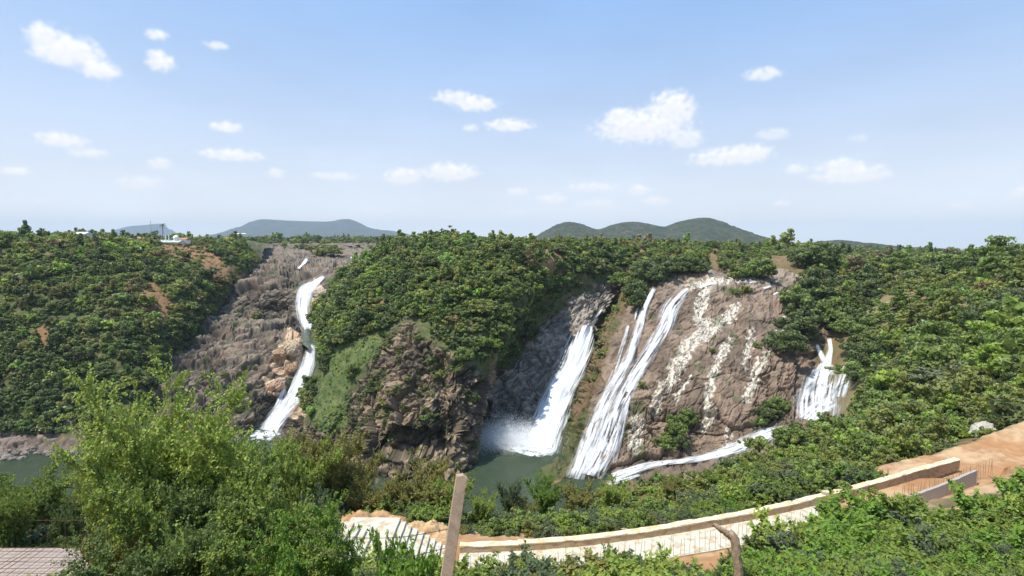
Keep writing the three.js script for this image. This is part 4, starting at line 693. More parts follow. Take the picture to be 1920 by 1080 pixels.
// ------------------------------------------------------------------ walkway, wall, stairs, slab
const grainTex = noiseTex(512, 512, (u, v) => 0.86 + 0.22 * tile(u, v, 5, 5, 6) + 0.1 * tile(u, v, 40, 40, 2, 3)); grainTex.repeat.set(0.25, 0.25);
const stainTex = (() => { const w = 1024, d = new Uint8Array(w * w * 4); for (let j = 0; j < w; j++) for (let i = 0; i < w; i++) { const u = i / w, v = j / w, a = tile(u, v, 2.2, 2.2, 6, 5), b = tile(u, v, 14, 14, 5, 8), k = smooth(0.0, 0.5, a + 0.35 * b), g = 1 + 0.12 * b, q = (j * w + i) * 4; d[q] = clamp(mix(0.93, 0.84, k) * g) * 255; d[q + 1] = clamp(mix(0.91, 0.76, k) * g) * 255; d[q + 2] = clamp(mix(0.85, 0.63, k) * g) * 255; d[q + 3] = 255; } const t = new THREE.DataTexture(d, w, w); t.colorSpace = THREE.SRGBColorSpace; t.magFilter = t.minFilter = THREE.LinearFilter; t.wrapS = t.wrapT = THREE.RepeatWrapping; t.repeat.set(0.09, 0.09); t.needsUpdate = true; return t; })();
const concrete = std([0.64, 0.63, 0.6], 0.95, { map: stainTex, bumpMap: grainTex, bumpScale: 0.02 }), capMat = std([0.85, 0.75, 0.6], 0.97, { map: stainTex, bumpMap: grainTex, bumpScale: 0.03 }), wallMat = std([0.52, 0.4, 0.3], 0.97, { map: stainTex, bumpMap: grainTex, bumpScale: 0.03 }), greyMat = std([0.42, 0.39, 0.36], 0.95, { map: grainTex, bumpMap: grainTex, bumpScale: 0.02 });
const rustMat = std([0.13, 0.075, 0.045], 0.85), postMat = std([0.46, 0.33, 0.23], 0.97, { map: grainTex, bumpMap: grainTex, bumpScale: 0.012 }), woodMat = std([0.4, 0.28, 0.18], 0.95, { map: grainTex, bumpMap: grainTex, bumpScale: 0.02 });
function uvBox(g) { const p = g.attributes.position, n = g.attributes.normal, uv = new Float32Array(p.count * 2); for (let i = 0; i < p.count; i++) { const a = abs(n.getX(i)), b = abs(n.getY(i)), c = abs(n.getZ(i)); uv[i * 2] = b > a && b > c ? p.getX(i) : c > a ? p.getX(i) : p.getZ(i); uv[i * 2 + 1] = b > a && b > c ? p.getZ(i) : p.getY(i); } g.setAttribute('uv', new THREE.BufferAttribute(uv, 2)); return g; }
function slab(x0, x1, d0, d1, y0, y1, seed = 0, rough = 0.015) {        // block between two plan corners, edges a little worn
  const g = new THREE.BoxGeometry(x1 - x0, y1 - y0, d1 - d0, max(1, Math.round((x1 - x0) / 0.5)), 2, max(1, Math.round((d1 - d0) / 0.5))); g.translate((x0 + x1) / 2, (y0 + y1) / 2, -(d0 + d1) / 2);
  const p = g.attributes.position; for (let i = 0; i < p.count; i++) { const x = p.getX(i), y = p.getY(i), z = p.getZ(i); p.setXYZ(i, x + rough * n3(x * 2 + seed, y * 2, z * 2), y + rough * n3(x * 2, y * 2 + seed + 9, z * 2), z + rough * n3(x * 2, y * 2, z * 2 + seed + 20)); }
  g.computeVertexNormals(); return uvBox(g);
}
const offs = (line, o) => line.map((p, i) => { const a = line[max(0, i - 1)], b = line[min(line.length - 1, i + 1)], dx = b[0] - a[0], dy = b[1] - a[1], l = hypot(dx, dy); return [p[0] - dy / l * o, p[1] + dx / l * o]; });
function resample(line, step) { const out = []; for (let i = 0; i < line.length - 1; i++) { const n = max(1, Math.round(hypot(line[i + 1][0] - line[i][0], line[i + 1][1] - line[i][1]) / step)); for (let k = 0; k < n; k++) out.push([mix(line[i][0], line[i + 1][0], k / n), mix(line[i][1], line[i + 1][1], k / n)]); } out.push(line[line.length - 1]); return out; }
function band(near, far, y0, y1, seed, rough = 0.02) {                  // solid strip between two plan lines
  const n = near.length, sec = 4, g = grid(n, sec + 1, (i, j) => { const c = [[near[i], y0(i)], [near[i], y1(i)], [far[i], y1(i)], [far[i], y0(i)], [near[i], y0(i)]][j], q = rough; return [c[0][0] + q * n3(c[0][0], c[1], c[0][1] + seed), c[1] + (j === 1 || j === 2 ? q * 2 * n3(c[0][0] * 1.3 + seed, j, c[0][1]) : 0), -c[0][1] - q * n3(c[0][0] * 2, j + 5, seed)]; });
  const ng = g.toNonIndexed(); ng.computeVertexNormals(); return uvBox(ng);
}
const wallH = q => (0.42 + 0.16 * q / fine.length) * (1 - 0.4 * smooth(0.8, 1, q / fine.length));
const fine = resample(wallLine, 0.5), nearEdge = offs(fine, -2.7);
{
  const walk = new THREE.Group(); top('walkway', walk); walk.userData = { kind: 'structure', label: 'pale concrete walkway along the slope' };
  const m = floor(fine.length * 0.62);
  for (let k = 0; k < m - 1; k += 9) { const e = min(m, k + 10), a = nearEdge.slice(k, e), b = fine.slice(k, e); if (a.length > 1) part('paving_bay', band(a.map(p => [p[0], p[1]]), b, () => PATH_H - 0.25, () => PATH_H + 0.004 * ((k / 9) % 3), k, 0.012), concrete, walk); }
  const wall = new THREE.Group(); top('parapet_wall', wall); tag(wall, 'long low earth-coloured wall on the gorge side of the walkway', 'wall');
  const far = offs(fine, 0.5);
  for (let k = 0; k < fine.length - 1; k += 8) { const e = min(fine.length, k + 9), a = fine.slice(k, e), b = far.slice(k, e); if (a.length > 1) part('wall_section', band(a, b, () => PATH_H - 0.6, i => PATH_H + wallH(k + i) + 0.02 * ((k * 7) % 3), k + 50, 0.03), wallMat, wall); if (a.length > 1) part('coping', band(offs(a, -0.03), offs(b, 0.04), i => PATH_H + wallH(k + i) + 0.005 + 0.02 * ((k * 7) % 3), i => PATH_H + wallH(k + i) + 0.08 + 0.02 * ((k * 7) % 3), k + 70, 0.025), capMat, wall); }
  const at = fine[floor(fine.length * 0.62)]; part('loose_block', slab(at[0] - 0.35, at[0] + 0.45, at[1] + 0.02, at[1] + 0.4, PATH_H + 0.62, PATH_H + 0.86, 3, 0.05), concrete, wall);
  const w2 = new THREE.Group(); top('retaining_wall', w2); tag(w2, 'short grey concrete wall on the near side of the walkway end', 'wall');
  const s0 = floor(fine.length * 0.72), s1 = floor(fine.length * 0.93), a = offs(fine, -3.1).slice(s0, s1), b = offs(fine, -2.85).slice(s0, s1);
  part('wall_body', band(a, b, () => PATH_H - 1.2, i => PATH_H + 0.75 + 0.5 * i / (s1 - s0), 90, 0.02), greyMat, w2);
  part('end_face', slab(a[a.length - 1][0] - 0.02, b[b.length - 1][0] + 0.12, a[a.length - 1][1] - 0.05, b[b.length - 1][1] + 0.02, PATH_H - 1.2, PATH_H + 1.24, 5), greyMat, w2);
  const rods = new THREE.Group(); top('reinforcing_rods', rods); tag(rods, 'row of thin rusty reinforcing rods standing along the walkway', 'rods');
  const rg = new THREE.CylinderGeometry(0.011, 0.011, 1, 5); rg.translate(0, 0.5, 0); const r = rng(41);
  offs(resample(wallLine, 0.42), -2.62).forEach((p, i) => { const q = part('rod', rg, rustMat, rods); q.position.set(p[0] + 0.1 * (r() - 0.5), PATH_H - 0.1, -p[1]); q.scale.y = 1.25 + 0.5 * r(); q.rotation.set(0.12 * (r() - 0.5), 0, 0.16 * (r() - 0.5)); });
  // stairs down to the walkway, the landing and the slab under its steel grid
  const st = new THREE.Group(); top('staircase', st); tag(st, 'pale concrete stairs leading down to the walkway', 'stairs');
  for (let k = 0; k < 9; k++) part('step', slab(-8.05 + k * 0.44, -8.05 + (k + 1) * 0.44 - 0.006, 33.4, 38.5 - k * 0.1, 67.3, 69.62 - k * 0.195, k), concrete, st);
  part('landing', slab(-11.6, -8.06, 33.2, 38.7, 67.6, 69.82, 20), concrete, st);
  for (let k = 0; k < 3; k++) part('step', slab(-9.9 - 0.44 * k, -9.46 - 0.44 * k, 30.6, 36.4, 69.824, 70.02 + 0.2 * k, 30 + k), concrete, st);
  part('upper_landing', slab(-13.2, -10.786, 30.4, 36.6, 69.828, 70.62, 40), concrete, st);
  const sl = new THREE.Group(); top('floor_slab', sl); tag(sl, 'pale slab under a rusty steel grid at the lower left', 'slab');
  part('slab', slab(-36, -19, 24, 34.2, 69.4, 70.1, 50), std([0.42, 0.34, 0.29], 0.95, { map: grainTex }), sl);
  const bar = new THREE.CylinderGeometry(0.017, 0.017, 1, 5);
  for (let k = 0; k < 30; k++) { const q = part('grid_bar', bar, rustMat, sl); q.rotation.set(PI / 2, 0, 0.06 * sin(k)); q.scale.y = 10; q.position.set(-35.6 + k * 0.56, 70.3 + 0.03 * sin(k * 2.1), -29.1); }
  for (let k = 0; k < 18; k++) { const q = part('grid_bar', bar, rustMat, sl); q.rotation.set(0, 0.03 * sin(k * 3), PI / 2); q.scale.y = 16.6; q.position.set(-27.5, 70.34, -24.4 - k * 0.56); }
  const fr = new THREE.Group(); top('reinforcing_rods', fr); tag(fr, 'rusty rods standing behind the slab at the lower left', 'rods');
  for (let k = 0; k < 46; k++) { const q = part('rod', rg, rustMat, fr); q.position.set(-36 + k * 0.32, 69.6, -35.6 - 0.02 * k + 0.2 * sin(k * 1.7)); q.scale.y = 1.5 + 0.2 * r(); q.rotation.z = 0.1 * (r() - 0.5); }
  const rail = part('tie_rod', new THREE.CylinderGeometry(0.013, 0.013, 14.6, 5), rustMat, fr); rail.rotation.z = PI / 2; rail.position.set(-28.8, 71, -36.05);
}
// fence post, its wires and the dead forked trunk
{
  const T = P(866, 893, 4.55), B = P(836, 1090, 4.42), dir = B.clone().sub(T).normalize(), len = 2.55;
  const s = new THREE.Shape(); s.moveTo(-0.07, 0); s.lineTo(0.012, 0.012); s.lineTo(0.07, -0.012); s.lineTo(0.07, -0.075); s.lineTo(0.055, -0.1); s.lineTo(0.066, -0.13); s.lineTo(0.074, -len); s.lineTo(-0.074, -len); s.lineTo(-0.068, -1.2); s.lineTo(-0.073, -0.5); s.closePath();
  const g = new THREE.ExtrudeGeometry(s, { depth: 0.07, bevelEnabled: true, bevelSize: 0.006, bevelThickness: 0.006, bevelSegments: 1, steps: 1 }); g.translate(0, 0, -0.035); g.scale(0.64, 1, 0.8);
  const post = new THREE.Group(); top('fence_post', post); tag(post, 'leaning weathered concrete fence post in front of the stairs', 'fence post');
  const m = part('shaft', uvBox(g), postMat, post); post.position.copy(T); post.quaternion.setFromUnitVectors(V(0, -1, 0), dir); post.rotateY(0.12);
  const wire = std([0.1, 0.085, 0.075], 0.6, { metalness: 0.6 });
  const fences = new THREE.Group(); top('barbed_wire', fences); tag(fences, 'slack barbed wires running left from the fence post', 'wire');
  const barb = new THREE.TorusGeometry(0.012, 0.003, 4, 6);
  for (const [a, b, sag] of [[P(852, 990, 4.5), P(560, 985, 6.2), 0.12], [P(848, 1025, 4.48), P(540, 1000, 6.3), 0.2]]) {
    const c = new THREE.CatmullRomCurve3([0, 0.25, 0.5, 0.75, 1].map(t => a.clone().lerp(b, t).add(V(0, -sag * 4 * t * (1 - t), 0)))), w = part('wire', new THREE.TubeGeometry(c, 40, 0.0028, 4), wire, fences);
    for (let k = 1; k < 14; k++) { const q = part('barb', barb, wire, w); q.position.copy(c.getPoint(k / 14)); q.rotation.set(k, k * 2, 0); }
  }
  const dead = new THREE.Group(); top('dead_trunk', dead); tag(dead, 'bare forked dead trunk below the walkway', 'dead tree');
  const tube = (pts, r0, r1) => { const c = new THREE.CatmullRomCurve3(pts), g = new THREE.TubeGeometry(c, 24, 1, 9), p = g.attributes.position, v = V(); for (let i = 0; i < p.count; i++) { const k = floor(i / 10), t = k / 24, ce = c.getPointAt(t); v.fromBufferAttribute(p, i).sub(ce); const rr = mix(r0, r1, t) * (1 + 0.25 * n3(v.x * 3, k * 0.7, v.z * 3)); v.multiplyScalar(rr).add(ce); p.setXYZ(i, v.x, v.y, v.z); } g.computeVertexNormals(); return uvBox(g); };
  part('trunk', tube([P(1392, 1180, 9.3), P(1386, 1085, 9.35), P(1381, 1040, 9.4), P(1376, 1008, 9.45), P(1366, 1000, 9.5)], 0.095, 0.075), woodMat, dead);
  part('branch', tube([P(1378, 1012, 9.45), P(1362, 999, 9.5), P(1348, 990, 9.55), P(1337, 983, 9.6)], 0.075, 0.035), woodMat, dead);
}
// boulders and heaps
const stoneMat = new THREE.MeshStandardMaterial({ vertexColors: true, roughness: 0.95 });
function boulder(seed, c, sx, sy, sz, amp = 0.3) { const g = new THREE.IcosahedronGeometry(1, 6), p = g.attributes.position, col = new Float32Array(p.count * 3); for (let i = 0; i < p.count; i++) { const x = p.getX(i), y = p.getY(i), z = p.getZ(i), [f1, f2, id] = cells(x * 1.3 + seed, y * 1.3, z * 1.3), k = 1 + amp * (id - 0.5) - amp * 0.3 * smooth(0.12, 0, f2 - f1) + 0.12 * fbm3(x * 3 + seed, y * 3, z * 3, 3), s = 0.8 + 0.4 * n3(x * 4, y * 4, z * 4 + seed) * 0.6; p.setXYZ(i, x * k * sx, y * k * sy, z * k * sz); col.set([c[0] * s, c[1] * s, c[2] * s], i * 3); } g.setAttribute('color', new THREE.BufferAttribute(col, 3)); g.computeVertexNormals(); return g; }
function heap(seed, c, sx, sy, sz) { const n = 70, g = grid(n, n, (i, j) => { const u = i / (n - 1) * 2 - 1, v = j / (n - 1) * 2 - 1, d = hypot(u, v), f = fbm2(u * 1.6 + seed, v * 1.6, 5, 0.55); return [u * sx * 1.3, sy * (1.25 * smooth(1 + 0.25 * f, 0.05, d) * (0.8 + 0.55 * f) - 0.35) - 3.5 * smooth(0.72 + 0.2 * f, 1.2 + 0.2 * f, d) + 0.1 * fbm2(u * 9, v * 9 + seed, 3), v * sz * 1.3]; }), p = g.attributes.position, col = new Float32Array(p.count * 3); for (let i = 0; i < p.count; i++) { const a = fbm2(p.getX(i) * 1.1 + seed, p.getZ(i) * 1.1, 5), b = fbm2(p.getX(i) * 6, p.getZ(i) * 6 + seed, 2), k = 1 + 0.3 * a + 0.25 * b; col.set([c[0] * k, c[1] * k * (1 + 0.12 * a), c[2] * k * (1 + 0.25 * a)], i * 3); } g.setAttribute('color', new THREE.BufferAttribute(col, 3)); return g; }
const SAND = [0.42, 0.31, 0.19], TAN = [0.5, 0.42, 0.3], GREYR = [0.2, 0.165, 0.14];
[[770, 958, 1.1, TAN, 'pale sandy boulder behind the stairs, topmost of the pile'], [790, 978, 1.3, SAND, 'long sandy slab rock lying behind the stairs'], [812, 990, 0.8, TAN, 'pale rock between the stairs and the slope shrubs'], [826, 988, 0.9, SAND, 'sandy rock nearest the upright post, behind the steps'], [880, 1000, 0.6, TAN, 'pale block beside the fence post at the wall end'], [210, 972, 1.4, TAN, 'pale boulder beside the large bush at the left'], [232, 962, 1.0, SAND, 'sandy boulder half hidden by the large bush'], [1845, 816, 2.6, [0.5, 0.47, 0.42], 'whitish flat rock beside the dirt road'], [640, 960, 0.7, [0.3, 0.2, 0.12], 'brown rock on the orange heap by the stairs'], [680, 985, 0.5, SAND, 'small sandy stone below the orange heap']].forEach(([px, py, s, c, label], i) => { const h = hit(px, py); if (!h) return; const m = new THREE.Mesh(boulder(i * 7 + 1, c, s * 0.8, s * 0.5, s * 0.55), stoneMat); m.position.copy(h).add(V(0, s * 0.12, 0)); m.rotation.y = i; top('boulder', m); tag(m, label, 'boulder', 'pale rocks near the walkway'); });
{
  const r = rng(500), shore = ['wet', 'dark', 'blocky', 'flat', 'pale', 'rounded'];
  for (let k = 0; k < 34; k++) { const px = -10 + r() * 190, s = 1 + 1.9 * r() * r(), q = P(px, 846 + 18 * r() - px * 0.08, 100).sub(EYE), kk = 89.6 / -q.y, m = new THREE.Mesh(boulder(k + 60, tint(GREYR, 0.7 + 0.9 * r()), s, s * 0.55, s * 0.8, 0.4), stoneMat); m.position.set(q.x * kk, 0.2, q.z * kk); m.rotation.y = r() * 6; top('river_boulder', m); tag(m, 'grey brown boulder at the waterline below the wooded hill', 'boulder', 'boulders of the far river shore'); }
  for (const [px, py, s, c, label] of [[548, 655, 6, [0.5, 0.4, 0.28], 'big cream boulder beside the still pool of the cascade'], [525, 665, 4.5, [0.42, 0.28, 0.18], 'orange boulder left of the cream one by the cascade'], [520, 722, 4.5, [0.45, 0.29, 0.2], 'pinkish boulder above the lower chute'], [545, 690, 3.5, [0.44, 0.27, 0.16], 'orange boulder just above the lower chute'], [570, 635, 3.6, [0.34, 0.25, 0.17], 'brown boulder at the edge of the still pool'], [600, 550, 5, [0.5, 0.42, 0.32], 'cream and orange rock beside the upper drop'], [480, 806, 2.4, [0.1, 0.085, 0.07], 'black wet rock at the chute foot']]) { const h = hit(px, py); if (!h) continue; const m = new THREE.Mesh(boulder(px, c, s, s * 0.62, s * 0.7, 0.35), stoneMat); m.position.copy(h); m.rotation.y = px; top('cascade_boulder', m); tag(m, label, 'boulder'); }
  for (const [px, py, sx, sy, label, c, D] of [[690, 968, 2.9, 1.15, 'heap of orange earth behind the stair landing', [0.44, 0.25, 0.12], 40.6], [1245, 1075, 1.7, 0.8, 'orange earth mound in front of the walkway', [0.4, 0.22, 0.1]], [795, 984, 2.3, 0.8, 'sandy earth bank behind the steps', [0.48, 0.32, 0.17], 40.3], [-5, 1020, 1.8, 1.1, 'mound of orange earth left of the slab', [0.42, 0.23, 0.1]]]) { const h = D ? P(px, py + 14, D) : hit(max(2, px), py); if (!h) continue; const m = new THREE.Mesh(heap(px + 900, c, sx, sy, sx * 0.7), stoneMat); m.position.copy(h); top('earth_heap', m); tag(m, label, 'earth heap'); }
}
// shrine, sheds, palm and mast on the left hill
{
  const wallW = std([0.74, 0.74, 0.7]), roofG = std([0.42, 0.52, 0.47], 0.7), tileR = std([0.34, 0.2, 0.14]), darkW = std([0.05, 0.05, 0.05], 0.6), domeW = std([0.82, 0.82, 0.8], 0.5);
  const box = (w, h, d, x, y, z) => { const g = new THREE.BoxGeometry(w, h, d); g.translate(x, y, z); return g; };
  function hall(name, px, py, D, w, label, roof, opts = {}) {
    const o = new THREE.Group(), p = P(px, py, D), y = opts.y ?? p.y; top(name, o); tag(o, label, 'building'); o.position.set(p.x, y, p.z);
    part('wall', box(w, 3.4, 7, 0, 1.2, 0), wallW, o);
    const s = new THREE.Shape(); s.moveTo(-4.2, 0); s.lineTo(0, 1.5); s.lineTo(4.2, 0); s.lineTo(4.2, -0.18); s.lineTo(-4.2, -0.18); s.closePath();
    const g = new THREE.ExtrudeGeometry(s, { depth: w + 1, bevelEnabled: false }); g.rotateY(PI / 2); g.translate(-(w + 1) / 2, 2.95, 0); part('roof', g, roof, o);
    for (let k = 0; k < floor(w / 3.2); k++) part('window', box(1.1, 1.3, 0.12, -w / 2 + 2 + k * 3.2, 1.3, 3.5), darkW, o);
    return o;
  }
  hall('hall_building', 296, 460, 452, 16, 'long pale green roofed hall on top of the left hill', roofG);
  const sh = hall('shrine', 325, 461, 446, 13, 'white shrine with a small dome beside the green roofed hall', roofG);
  part('drum', new THREE.CylinderGeometry(1.9, 1.9, 2.2, 20).translate(2.4, 4.8, 0), domeW, sh); const dm = part('dome', new THREE.SphereGeometry(2.1, 24, 12, 0, 2 * PI, 0, PI * 0.6).scale(1, 1.05, 1).translate(2.4, 6.2, 0), domeW, sh); part('finial', new THREE.ConeGeometry(0.18, 1.6, 8).translate(2.4, 9, 0), domeW, dm);
  for (const s of [-1, 1]) part('minaret', new THREE.CylinderGeometry(0.35, 0.4, 7.5, 10).translate(-3.2 + s * 1.2, 5, 2), domeW, sh);
  hall('shed', 262, 454, 455, 9, 'small shed with a reddish tiled roof on the left hill', tileR);
  hall('shed', 345, 456, 455, 7, 'little brown roofed shed right of the white shrine', tileR);
  hall('house', 452, 441, 1300, 24, 'long white house far off beyond the far cascade', std([0.7, 0.7, 0.68]));
  hall('house', 157, 446, 420, 8, 'pale roofed house among trees on the left skyline', std([0.6, 0.6, 0.58]));
  const mast = new THREE.Group(), mp = P(284, 446, 452); top('mast', mast); tag(mast, 'thin pole standing beside the hill buildings', 'pole'); mast.position.copy(mp);
  part('pole', new THREE.CylinderGeometry(0.12, 0.18, 15, 8).translate(0, 6, 0), std([0.3, 0.3, 0.3]), mast); part('lamp_head', new THREE.SphereGeometry(0.35, 8, 6).translate(0, 13.6, 0), wallW, mast);
  const palm = new THREE.Group(), pp = P(305, 440, 450); top('palm_tree', palm); tag(palm, 'tall palm rising above the green roofed hall', 'palm'); palm.position.copy(pp);
  part('trunk', limb(V(0, -5, 0), V(0.4, 8, 0), 0.32, 0.2, 7), barkMat, palm); const fr = [], r = rng(61);
  for (let k = 0; k < 26; k++) { const a = k * 2.4, el = 0.9 - 1.5 * (k / 26); for (let j = 0; j < 9; j++) { const t = j / 8, rad = 3.4 * t, y = 8 + sin(el) * rad - 1.5 * t * t; for (const s of [-1, 1]) fr.push([V(0.4 + cos(a) * rad * cos(el) + s * 0.25 * sin(a), y - 0.15, sin(a) * rad * cos(el) - s * 0.25 * cos(a)), V(cos(a) * 0.3, 1, sin(a) * 0.3).normalize(), 0.14, 0.5, [0.9, 0.9, 0.9], V(s * sin(a), -0.5, -s * cos(a))]); } }
  part('fronds', leaves(fr), MATS.dark, palm);
}

// ------------------------------------------------------------------ foreground plants
const tipMat = Object.fromEntries(Object.entries({ yellow: [0.32, 0.41, 0.085], leaf: [0.22, 0.3, 0.055], deep: [0.13, 0.19, 0.045], fresh: [0.19, 0.32, 0.045], blue: [0.14, 0.19, 0.1], straw: [0.29, 0.28, 0.08] }).map(([k, c]) => [k, leafMat(c, 0.45)]));
const twigMat = std([0.13, 0.1, 0.07]);
// a shrub grown from stems: arching branches, twigs and paired leaves
function grow(seed, o) {
  const { stems = 9, high = 1, wide = 0.9, twigs = 16, leafN = 14, leaf = 0.03, long = 1.5, twig = 0.3, droop = 0.35, up = 0.3, rad = 0.018, start = 0.15, fork = 3, body = 0, bodyW = wide, even = 0.5 } = o, r = rng(seed), L = [], W = [];
  const dirv = (d, spread) => d.clone().add(rndDir(r).multiplyScalar(spread)).normalize();
  const spray = (p0, d0, len) => {
    let p = p0.clone(), d = d0.clone(); const st = len / leafN, q = p.clone();
    for (let i = 0; i < leafN; i++) {
      d.y -= droop * 0.06; d.normalize(); p.addScaledVector(d, st);
      const side = rndDir(r), s = leaf * (0.65 + 0.6 * r()), t = 0.75 + 0.5 * r(), n = rndDir(r, 0.9), w = side.cross(d).normalize();
      for (const k of [-1, 1]) L.push([p.clone().addScaledVector(w, k * s * 1.1), n.clone().lerp(rndDir(r, 0.5), 0.4).normalize(), s, s * long, [t * (0.9 + 0.25 * r()), t, t * 0.85], w.clone().multiplyScalar(k).addScaledVector(d, 0.6)]);
    }
    W.push(limb(q, p, rad * 0.22, rad * 0.08, 3));
  };
  for (let s = 0; s < stems; s++) {
    const a = s / stems * 2 * PI + r(), lean = Math.pow(r(), 0.7) * wide; let p = V(0.08 * cos(a), 0, 0.08 * sin(a)), d = V(cos(a) * lean, 1, sin(a) * lean).normalize(); const len = high * (1 - even / 2 + even * r()) * (1 + 0.25 * lean), n = 10; let q = p.clone();
    for (let i = 0; i < n; i++) {
      d.x += 0.12 * (r() - 0.5) + cos(a) * 0.05; d.z += 0.12 * (r() - 0.5) + sin(a) * 0.05; d.y -= droop * 0.09 * (i / n); d.normalize(); q.copy(p); p.addScaledVector(d, len / n); const th = rad * (1 - 0.08 * i); W.push(limb(q, p, th, th * 0.92, 4));
      if (i / n >= start) for (let k = 0; k < twigs / n * (0.6 + 0.8 * i / n); k++) { const b = dirv(d.clone().lerp(V(cos(r() * 6.3), up, sin(r() * 6.3)).normalize(), 0.7), 0.3), base = q.clone().lerp(p, r()), tl = twig * high * (0.6 + 0.8 * r()); for (let f = 0; f < fork; f++) spray(base.clone().addScaledVector(b, tl * 0.25 * f), dirv(b, 0.55), tl); }
    }
    spray(p, d, twig * high * 1.4);
  }
  for (let k = 0; k < body; k++) { const c = rndDir(r, 0.4), q = 0.35 + 0.5 * r(); spray(V(c.x * q * bodyW * high * 0.95, high * (0.45 + 0.45 * c.y * q), c.z * q * bodyW * high * 0.95), rndDir(r, 0.3), twig * high); }
  const ys = L.map(l => l[0].y).sort((a, b) => a - b), k = high / ys[floor(ys.length * 0.985)], lg = leaves(L, 0), wg = mergeGeometries(W); lg.scale(k, k, k); wg.scale(k, k, k);
  const xs = L.map(l => hypot(l[0].x, l[0].z) * k).sort((a, b) => a - b);
  return { leaf: lg, wood: wg, n: L.length, wide: xs[floor(xs.length * 0.95)] };
}
function shrub(name, form, mat, pos, scale, turn, label, category, group) { const o = new THREE.Group(); top(name, o); tag(o, label, category, group); part('stems', form.wood, twigMat, o); part('foliage', form.leaf, mat, o); o.position.copy(pos); o.scale.set(...(Array.isArray(scale) ? scale : [scale, scale, scale])); o.rotation.y = turn; shade(o); return o; }
const standing = (px, D) => { const x = (px - 960) / FOCAL * D * (CP + 0.5 * SP); return V(x, drop(x, -D, 120) ?? nearH(x, D), -D); };
const reachTo = (pos, py) => P(960, py, -pos.z).y - pos.y;      // height needed for the top to show at py
